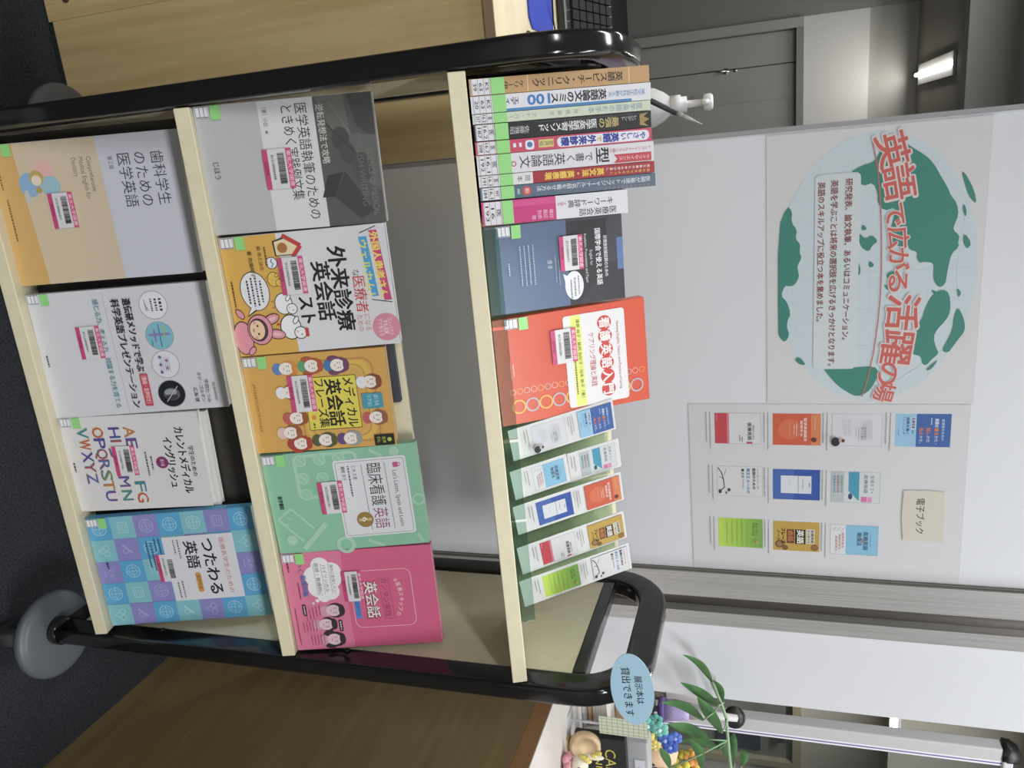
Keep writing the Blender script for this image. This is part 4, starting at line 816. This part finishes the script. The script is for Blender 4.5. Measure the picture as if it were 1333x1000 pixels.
# globe disc clipped at the bottom edge
pts = []
for i in range(81):
    a = 2*math.pi*i/80; x, y = .505+.487*math.cos(a), .51+.468*math.sin(a)
    pts.append((x, min(max(y, .055), .975)))
c.poly(pts, '#c5d3da')
for k in range(-3, 4): 
    yy = .51+.13*k; half = .487*math.sqrt(max(0, 1-((yy-.51)/.468)**2)); c.line([(.505-half*.98, yy+.02), (.505, yy-.012), (.505+half*.98, yy+.02)], .002, '#d0dce2')
for k in range(-3, 4): c.line([(.505+.08*k, .07), (.505+.135*k, .40), (.505+.14*k, .62), (.505+.08*k, .95)], .002, '#d0dce2')
TEAL = '#2f8577'
def smooth(p, n=3):
    for _ in range(n-2):
        q = []
        for i in range(len(p)):
            a, b_ = p[i], p[(i+1) % len(p)]; q += [(a[0]*.75+b_[0]*.25, a[1]*.75+b_[1]*.25), (a[0]*.25+b_[0]*.75, a[1]*.25+b_[1]*.75)]
        p = q
    return p
LAND = [
 [(.15, .39), (.13, .44), (.12, .50), (.09, .52), (.05, .56), (.045, .60), (.08, .66), (.11, .72), (.14, .76), (.18, .79), (.23, .83), (.25, .84), (.28, .87), (.32, .88), (.35, .865), (.37, .86), (.39, .89), (.41, .885), (.43, .89), (.45, .86), (.49, .85), (.52, .845), (.56, .84), (.57, .81), (.54, .785), (.50, .785), (.48, .78), (.475, .74), (.48, .72), (.46, .705), (.44, .71), (.43, .67), (.41, .665), (.42, .65), (.41, .60), (.37, .58), (.30, .60), (.28, .60), (.29, .55), (.26, .52), (.23, .52), (.19, .50), (.20, .45), (.175, .43)],
 [(.59, .79), (.575, .83), (.59, .86), (.64, .87), (.67, .865), (.70, .84), (.72, .815), (.75, .80), (.79, .815), (.81, .83), (.83, .80), (.855, .775), (.85, .755), (.82, .75), (.81, .70), (.76, .70), (.72, .705), (.69, .74), (.63, .76)],
 [(.25, .10), (.27, .125), (.31, .12), (.34, .15), (.37, .14), (.39, .165), (.42, .16), (.44, .172), (.47, .15), (.49, .155), (.51, .16), (.54, .14), (.545, .11), (.54, .09), (.58, .07), (.60, .10), (.65, .12), (.67, .105), (.70, .10), (.73, .115), (.76, .09), (.74, .065), (.72, .056), (.33, .056)],
 [(.86, .28), (.865, .35), (.86, .44), (.855, .53), (.88, .555), (.93, .53), (.96, .50), (.975, .45), (.955, .40), (.93, .355), (.90, .32)],
 [(.64, .90), (.67, .925), (.71, .94), (.735, .935), (.75, .92), (.78, .895), (.81, .87), (.80, .84), (.76, .865), (.72, .885), (.68, .885)],
 [(.36, .44), (.385, .47), (.37, .50), (.395, .53), (.41, .50), (.43, .49), (.42, .46), (.39, .44)],
 [(.44, .42), (.46, .44), (.50, .455), (.52, .44), (.50, .425)], [(.46, .49), (.48, .52), (.49, .49)], [(.50, .60), (.52, .64), (.535, .62), (.53, .58), (.515, .57)], [(.55, .56), (.56, .60), (.575, .58)], [(.33, .455), (.35, .48), (.355, .45)],
 [(.17, .88), (.22, .90), (.26, .92), (.29, .955), (.24, .94), (.19, .905)], [(.28, .90), (.31, .915), (.33, .91), (.30, .895)], [(.38, .91), (.42, .945), (.44, .925), (.41, .905)], [(.57, .89), (.59, .915), (.61, .90)], [(.83, .83), (.87, .80), (.875, .77), (.85, .80)], [(.60, .80), (.575, .775), (.585, .81)], [(.815, .165), (.85, .20), (.845, .16), (.825, .14)], [(.72, .045+.02), (.74, .10), (.755, .075)]]
for k, p in enumerate(LAND): c.poly(smooth(p, 3), TEAL)
c.rrect(.150, .232, .865, .442, .018, '#cdd5d9')
c.poly(smooth([(.42, .33), (.46, .42), (.53, .40), (.57, .35), (.52, .31), (.46, .30)], 3), '#c3d6d3')
ttl = '英語で広がる活躍の場'
tx = [(.085, .565, .115, 14), (.195, .600, .115, 10), (.305, .590, .075, 6), (.385, .605, .075, 4), (.462, .612, .075, 1), (.54, .615, .075, -2), (.655, .640, .125, -4), (.785, .620, .125, -7), (.885, .585, .085, -10), (.955, .570, .075, -14)]
hh = [.155, .155, .105, .105, .105, .105, .165, .165, .115, .105]
c.line([(.05, .488), (.12, .510), (.20, .525), (.30, .538), (.40, .545), (.50, .549), (.60, .548), (.70, .540), (.80, .526), (.90, .502), (.975, .476)], .0035, '#d0655c')
for col, bo, hs in (('#d9cdcb', .062, 1.0), ('#cf5a52', .019, 1.0)):
    for ch, (x, y, wd, ro), h_ in zip(ttl, tx, hh): c.text(ch, x, y+.012, h_, col, al='c', w=wd*(1.08 if bo > .05 else 1), bold=bo, rot=ro, res=3)
for t, x0, x1, y in (('研究発表、論文執筆、あるいはコミュニケーション。', .170, .752, .388), ('英語を学ぶことは将来の選択肢を広げるきっかけとなります。', .172, .852, .322), ('英語のスキルアップに役立つ本を集めました。', .176, .680, .262)):
    c.text(t, x0, y, .037, '#8a3a3c', w=x1-x0, bold=.016)
b.build('sheet', e)

e = empty('book_list_sheet', lean_matrix((.5160, YB, 1.0630), 0, .1)); tag(e, 'tall white sheet of ten small book covers right of the globe poster', 'poster')
QW, QH = .3065, .4205
b = MB(); b.box((0, 0, -.0004), (QW, QH, 0), M('#d0d0d3', 'paper')); c = Canvas(b, QW, QH, .0001, 'paper')
grid = [('red', .05, .10), ('orange', .052, .32), ('white', .052, .535), ('blue', .05, .755), ('ink', .36, .105), ('royal', .37, .32), ('teal', .375, .535), ('lime', .675, .105), ('gold', .68, .32), ('sky', .685, .535)]
zz = c.z
for kd, x, y in grid:
    c.z = zz; mini(c.sub(x, y, .178, .175 if kd != 'blue' else .185), kd)
    c.z = zz; c.greek(x-.005, y-.018, .21, .006, '#8a8a90'); c.greek(x-.005, y-.032, .17, .006, '#8a8a90')
b.build('sheet', e)
e = empty('ebook_tag', lean_matrix((.660, YB-.001, 1.3945), 0, .6)); tag(e, 'small cream paper tag reading e-book in Japanese on the book cover sheet', 'tag')
b = MB(); b.prism([(0, .002), (.045, 0), (.088, .003), (.0885, .034), (.089, .061), (.04, .0625), (.001, .061), (-.001, .03)], -.0004, 0, M('#cfcabb', 'paper')); c = Canvas(b, .088, .061, .0001, 'paper')
c.text('電子ブック', .15, .44, .22, '#2c2c2e', w=.70, bold=.01); b.build('paper', e)

# ------------------------------------------------------------ things on the right counter
ZT = .8276
# stack behind the notice
for nm, lo, hi, col, lab, cat in (
    ('folder', (1.150, .50, ZT), (1.265, .70, ZT+.010), '#9aa0ac', 'flat grey folder at the bottom of the small stack on the counter', 'folder'),
    ('binder', (1.152, .505, ZT+.0104), (1.262, .695, ZT+.021), '#8a5a38', 'brown binder lying on the grey folder', 'binder'),
    ('notepad', (1.154, .51, ZT+.0214), (1.260, .69, ZT+.050), '#dad5cc', 'thick white notepad on top of the brown binder', 'notepad')):
    c0 = ((lo[0]+hi[0])/2, (lo[1]+hi[1])/2, lo[2]); e = empty(nm, loc=c0); tag(e, lab, cat)
    L3 = (lo[0]-c0[0], lo[1]-c0[1], 0); H3 = (hi[0]-c0[0], hi[1]-c0[1], hi[2]-lo[2])
    if nm == 'notepad':
        b = MB(); b.box(L3, H3, M(col, 'paper')); 
        for k in range(9): b.box((L3[0]-.0002, L3[1]-.0002, .003+.003*k), (H3[0], L3[1]+.001, .0036+.003*k), M('#6a655c', 'matte'))
        b.build('pages', e)
    else:
        b = MB(); b.box((L3[0], L3[1], 0), (H3[0], H3[1], .0015), M(col, 'satin')); b.box((L3[0], L3[1], H3[2]-.0015), (H3[0], H3[1], H3[2]), M(col, 'satin')); b.box((L3[0], L3[1], .0015), (L3[0]+.002, H3[1], H3[2]-.0015), M(col, 'satin')); b.build('cover', e)
        b = MB(); b.box((L3[0]+.0025, L3[1]+.0006, .0018), (H3[0]-.002, H3[1]-.002, H3[2]-.0018), M('#c9a37c' if nm == 'binder' else '#d0cfd4', 'matte')); b.build('pages', e)
# black box with yellow lettering
e = empty('box', loc=(1.318, .430, ZT)); tag(e, 'black box with yellow CAMBRIDGE lettering at the right edge', 'box')
b = MB(); b.box((-.135, 0, .0), (.135, .022, .100), M('#141416', 'satin'), bev=.002); T = Matrix.Translation((-.135, -.0003, 0)) @ Matrix.Rotation(R(90), 4, 'X')
t = MB(); c = Canvas(t, .27, .100, 0, 'satin'); c.text('CAMBRIDGE', .09, .70, .30, '#c9b93a', w=.62); c.text('UNIVERSITY', .09, .46, .19, '#c9b93a', w=.56)
b.add(t.v, t.f, M('#c9b93a', 'satin'), T); b.build('carton', e)
# clear stand with grid paper
e = empty('card_stand', loc=(1.130, .400, ZT)); tag(e, 'clear stand holding a green grid slip beside the oval notice', 'card holder')
b = MB(); b.box((-.018, -.006, 0), (.018, .03, .0025), M('#b9bcc0', 'gloss')); b.box((-.002, .006, .0026), (.002, .009, .145), M('#b9bcc0', 'gloss')); b.build('holder', e)
b = MB(); b.box((-.019, .004, .058), (.019, .0055, .148), M('#c9cfba', 'paper'))
T = Matrix.Translation((-.019, .0039, .058)) @ Matrix.Rotation(R(90), 4, 'X'); t = MB(); c = Canvas(t, .038, .090, 0, 'paper')
for k in range(5): c.rect(.1+.2*k-.014, 0, .1+.2*k+.014, 1, '#9fae82')
for k in range(9): c.rect(0, .06+.11*k-.005, 1, .06+.11*k+.005, '#9fae82')
b.add(t.v, t.f, M('#8fa36e', 'paper'), T); b.build('grid_slip', e)
e = empty('tissue_box', loc=(1.30, .485, ZT)); tag(e, 'plain grey box standing behind the black lettered box', 'box')
b = MB(); b.box((-.080, -.012, .0), (.12, .03, .136), M('#aeb0b2', 'satin'), bev=.004); b.build('carton', e)
b = MB(); b.box((-.04, -.0135, .108), (.04, -.0125, .128), M('#d9dce6', 'paper')); b.box((-.022, -.0142, .1145), (.0, -.0138, .1185), M('#c03a5a', 'paper')); b.build('side_label', e)
# dark corner and tan pad behind the notice
b = MB(); b.box((1.190, .580, ZT+.0506), (1.262, .66, ZT+.084), M('#c9a480', 'matte'), bev=.004); tag(b.build('carton_block'), 'tan cardboard block behind the blue oval notice', 'box')
b = MB(); b.box((1.222, .585, ZT+.0846), (1.268, .65, ZT+.128), M('#2a2728', 'satin'), bev=.004); tag(b.build('pen_case'), 'dark case lying on the tan cardboard block', 'case')
# white rabbit doll in pink dress
e = empty('rabbit_doll', loc=(1.175, .345, ZT)); tag(e, 'small white rabbit doll with pink flower dress on the counter', 'doll')
FUR = M('#e6e0c8', 'matte')
b = MB(); b.ball((.0, 0, .030), (.0175, .016, .0165), FUR); b.ball((0, .002, .008), (.014, .013, .012), FUR)
for sx, dx in ((-1, -.012), (1, .008)): b.ball((sx*.009+dx, .002, .058), (.0065, .0045, .019), FUR, seg=12)
b.build('body', e)
b = MB()
for x in (-.0065, .0065): b.ball((x, -.0155, .033), .0022, M('#8a3040', 'gloss'), seg=8, rings=6)
b.build('eyes', e)
b = MB()
for k in range(7): a = 2*math.pi*k/7; b.ball((-.004+.013*math.cos(a), -.004+.012*math.sin(a), .007+.004*(k % 2)), (.010, .009, .007), M('#d08a9a', 'matte'), seg=10, rings=7)
b.build('dress', e)
b = MB()
for k, (x, z) in enumerate(((-.020, .044), (-.024, .038), (-.015, .048), (-.030, .060), (-.036, .068))): b.ball((x, -.004, z), (.005, .004, .007), M(['#d9c45a', '#cbb54a', '#e2d27a'][k % 3], 'matte'), seg=10, rings=7)
b.build('yellow_bow', e)
e = empty('wooden_disc', loc=(1.166, .385, ZT)); tag(e, 'round tan wooden ornament behind the rabbit doll', 'ornament')
b = MB(); T = Matrix.Translation((0, 0, .032)) @ Matrix.Rotation(R(78), 4, 'X'); b.lathe([(.0, -.008), (.026, -.008), (.030, -.005), (.030, .005), (.027, .008), (.023, .008), (.022, .006), (0, .006)], M('#cdb083', 'satin'), T, 36); b.build('disc', e)
b = MB(); b.box((-.018, -.012, 0), (.018, .014, .003), M('#b89868', 'satin')); b.build('foot', e)
# peach ornament with paper flowers
e = empty('flower_ornament', loc=(1.302, .553, ZT)); tag(e, 'peach round ornament topped with teal, blue and yellow paper flowers', 'ornament')
b = MB(); b.lathe([(0, 0), (.028, 0), (.030, .01), (.026, .06), (.026, .09), (.030, .12), (.033, .145), (.030, .166), (.018, .180), (0, .184)], M('#e6c49c', 'matte'), None, 28); b.ball((.010, -.029, .135), (.005, .003, .006), M('#3a2a24', 'gloss'), seg=8, rings=6); b.build('body', e)
def flower(parent, c0, r, col, ctr):
    b = MB()
    for k in range(6):
        a = 2*math.pi*k/6; b.ball((c0[0]+r*.6*math.cos(a), c0[1]-.002, c0[2]+r*.6*math.sin(a)), (r*.46, r*.30, r*.46), M(col, 'matte'), seg=10, rings=7)
    b.ball((c0[0], c0[1]-r*.3, c0[2]), r*.28, M(ctr, 'matte'), seg=8, rings=6); return b.build('paper_flower', parent)
for c0, r_, col, ct_ in (((-.048, -.020, .142), .018, '#6cc0b4', '#c8e2e4'), ((-.044, -.022, .166), .018, '#74c4b8', '#d0e6e6'), ((-.058, -.014, .158), .014, '#5ab0a4', '#c8e2e4'), ((-.020, -.022, .176), .017, '#4a72cc', '#9ab4ea'), ((-.006, -.024, .186), .016, '#3a60c0', '#8aa6e6'), ((-.024, -.018, .196), .014, '#567cd4', '#a6bcf0'), ((-.026, -.028, .142), .015, '#e2d26a', '#f0e49a'), ((-.010, -.030, .156), .013, '#dcca68', '#eee0a0')): flower(e, (c0[0]-.030, c0[1], c0[2]-.014), r_, col, ct_)
b = MB()
for c0 in ((-.046, -.010, .15), (-.018, -.012, .18)): b.tube([(c0[0]-.03, c0[1], c0[2]-.014), (-.005, .0, .14)], .003, M('#7a9a5a', 'matte'), 6)
b.build('stems', e)
e = empty('yellow_pompon', loc=(1.378, .610, ZT)); tag(e, 'yellow and orange fluffy flower ball with gold ring below the plant leaves', 'ornament')
b = MB(); b.tube([(0, 0, 0), (0, 0, .165)], .004, M('#6a8a3a', 'satin'), 8); b.build('stalk', e)
b = MB(); rn = random.Random(3)
for k in range(46):
    a, h_ = rn.uniform(0, 6.28), rn.uniform(-1, 1); q = math.sqrt(1-h_*h_); b.ball((.026*q*math.cos(a), .026*q*math.sin(a), .190+.026*h_), .009, M(rn.choice(['#d8cc2c', '#d8cc2c', '#cfb82a', '#d8923a']), 'matte'), seg=7, rings=5)
b.build('petals', e)
b = MB(); n = 24; b.sweep([(-.030+.020*math.cos(2*math.pi*i/n), -.012, 0.214+.012*math.sin(2*math.pi*i/n)) for i in range(n)], [(.0016*math.cos(k), .0016*math.sin(k)) for k in (0, 1.57, 3.14, 4.71)], M('#d9b84a', 'metal'), side=Vector((0, 1, 0)), closed=True); b.build('gold_ring', e)
# brushes standing in a cup behind
e = empty('lilac_brush', loc=(1.2535, .62, ZT)); tag(e, 'lilac flared scrubber with a white shaft standing behind the leaves', 'brush')
b = MB(); b.lathe([(.0, .138), (.024, .138), (.0265, .142), (.0265, .149), (.023, .152)], M('#5f4a90', 'satin'), None, 24); b.build('dark_rim', e)
b = MB(); b.lathe([(.0, .1522), (.0225, .1522), (.020, .175), (.0165, .190), (.016, .203), (0, .204)], M('#b19fd6', 'satin'), None, 24); b.build('head', e)
b = MB(); b.lathe([(.0, .2042), (.014, .2042), (.010, .235), (.007, .30), (0, .302)], M('#c9c6c8', 'satin'), None, 16); b.tube([(0, 0, 0), (0, 0, .1375)], .006, M('#c9c6c8', 'satin'), 8); b.build('shaft', e)
e = empty('flat_brush', loc=(1.238, .662, ZT)); tag(e, 'white flat brush with pale bristles left of the lilac scrubber', 'brush')
b = MB(); b.prism([(-.016, .0), (.016, .0), (.014, .02), (.024, .075), (-.020, .075), (-.014, .02)], -.006, .006, M('#e2dfda', 'satin'), Matrix.Translation((0, 0, .150)) @ Matrix.Rotation(R(90), 4, 'X')); b.build('handle', e)
b = MB()
for k in range(9): b.box((-.016+.0038*k, -.003, .125), (-.0146+.0038*k, .003, .1505), M('#c9c2b4', 'matte'))
b.box((-.004, -.003, 0), (.004, .003, .1245), M('#c9c2b4', 'satin')); b.build('bristles', e)
# plant
PLANT = [((1.02, 0.42, 1.093), (0.97, 0.42, 1.044), 0.0122), ((1.053, 0.4, 1.104), (1.014, 0.4, 1.041), 0.0163), ((1.076, 0.44, 1.11), (1.031, 0.44, 1.093), 0.0095),
((1.102, 0.39, 1.11), (1.031, 0.39, 1.07), 0.019), ((1.072, 0.38, 1.08), (1.045, 0.38, 1.007), 0.0163), ((1.128, 0.4, 1.087), (1.105, 0.4, 1.015), 0.0218), ((1.174, 0.43, 1.1), (1.166, 0.43, 1.036), 0.0177),
((1.2, 0.44, 1.119), (1.157, 0.44, 1.103), 0.0136), ((1.184, 0.39, 1.073), (1.123, 0.39, 1.053), 0.015), ((1.207, 0.45, 1.128), (1.149, 0.45, 1.129), 0.0122), ((1.212, 0.44, 1.142), (1.175, 0.44, 1.144), 0.0122), ((1.176, 0.37, 1.019), (1.134, 0.37, 1.003), 0.0136)]
PB = Vector((1.40, .36, ZT)); e = empty('potted_plant', loc=PB); tag(e, 'green plant with long narrow leaves leaning over the right counter', 'plant')
LEAF = noise_mat('leaf_green', '#3a6a36', '#54894a', 40, .45); STEM = M('#86a87c', 'satin')
stem = [Vector(p) for p in ((1.40, .36, .93), (1.36, .38, 1.04), (1.29, .405, 1.11), (1.218, .42, 1.124), (1.142, .42, 1.119), (1.094, .42, 1.117), (1.064, .42, 1.109), (1.02, .42, 1.093))]
b = MB(); b.tube([p-PB for p in stem], .0028, STEM, 8)
for bs, tp, wd in PLANT:
    bs = Vector(bs); k = min(stem, key=lambda p: (p-bs).length); b.tube([k-PB, (k+bs)/2-PB+Vector((0, 0, .003)), bs-PB], .0014, STEM, 6)
b.build('stem', e)
for i, (bs, tp, wd) in enumerate(PLANT):
    bs, tp = Vector(bs)-PB, Vector(tp)-PB; ax = tp-bs; sd = ax.cross(Vector((0, 1, .15))).normalized(); up = sd.cross(ax).normalized(); vs = []; fs = []; N_ = 10
    for q in range(N_+1):
        t = q/N_; wv = wd*.63*math.sin(math.pi*min(1, (t*.93+.05)**.85))*1.02; ctr = bs+ax*t+up*(.006*math.sin(math.pi*t))+sd*(.06*ax.length*math.sin(math.pi*t)*(1 if i % 2 else -1))
        for s_, cu in ((-1, .35), (0, 0), (1, .35)): vs.append(ctr+sd*s_*wv+up*cu*wv)
    for q in range(N_):
        for s_ in (0, 1): fs.append((q*3+s_, q*3+s_+1, q*3+s_+4, q*3+s_+3))
    b = MB(); n = len(vs); b.add([tuple(v) for v in vs]+[tuple(v-up*.0005) for v in vs], fs+[tuple(n+k for k in f[::-1]) for f in fs], LEAF, None, True); b.build('leaf', e)
b = MB(); b.lathe([(0, 0), (.040, 0), (.043, .006), (.052, .085), (.054, .096), (.050, .097), (.047, .088), (0, .086)], M('#d0c8ba', 'satin')); b.build('pot', e)
# tiny pink flower seen through the frame loop
e = empty('pink_flower', loc=(1.045, .375, ZT)); tag(e, 'tiny pink flower on the counter seen through the cart frame loop', 'flower')
b = MB(); b.tube([(0, 0, 0), (-.003, 0, .028)], .0012, M('#6a8a5a', 'satin'), 6); b.build('stalk', e)
b = MB()
for k in range(5): a = 6.283*k/5; b.ball((-.003+.005*math.cos(a), 0, .033+.005*math.sin(a)), (.004, .003, .004), M('#e07aa4', 'matte'), seg=8, rings=6)
b.build('petals', e)
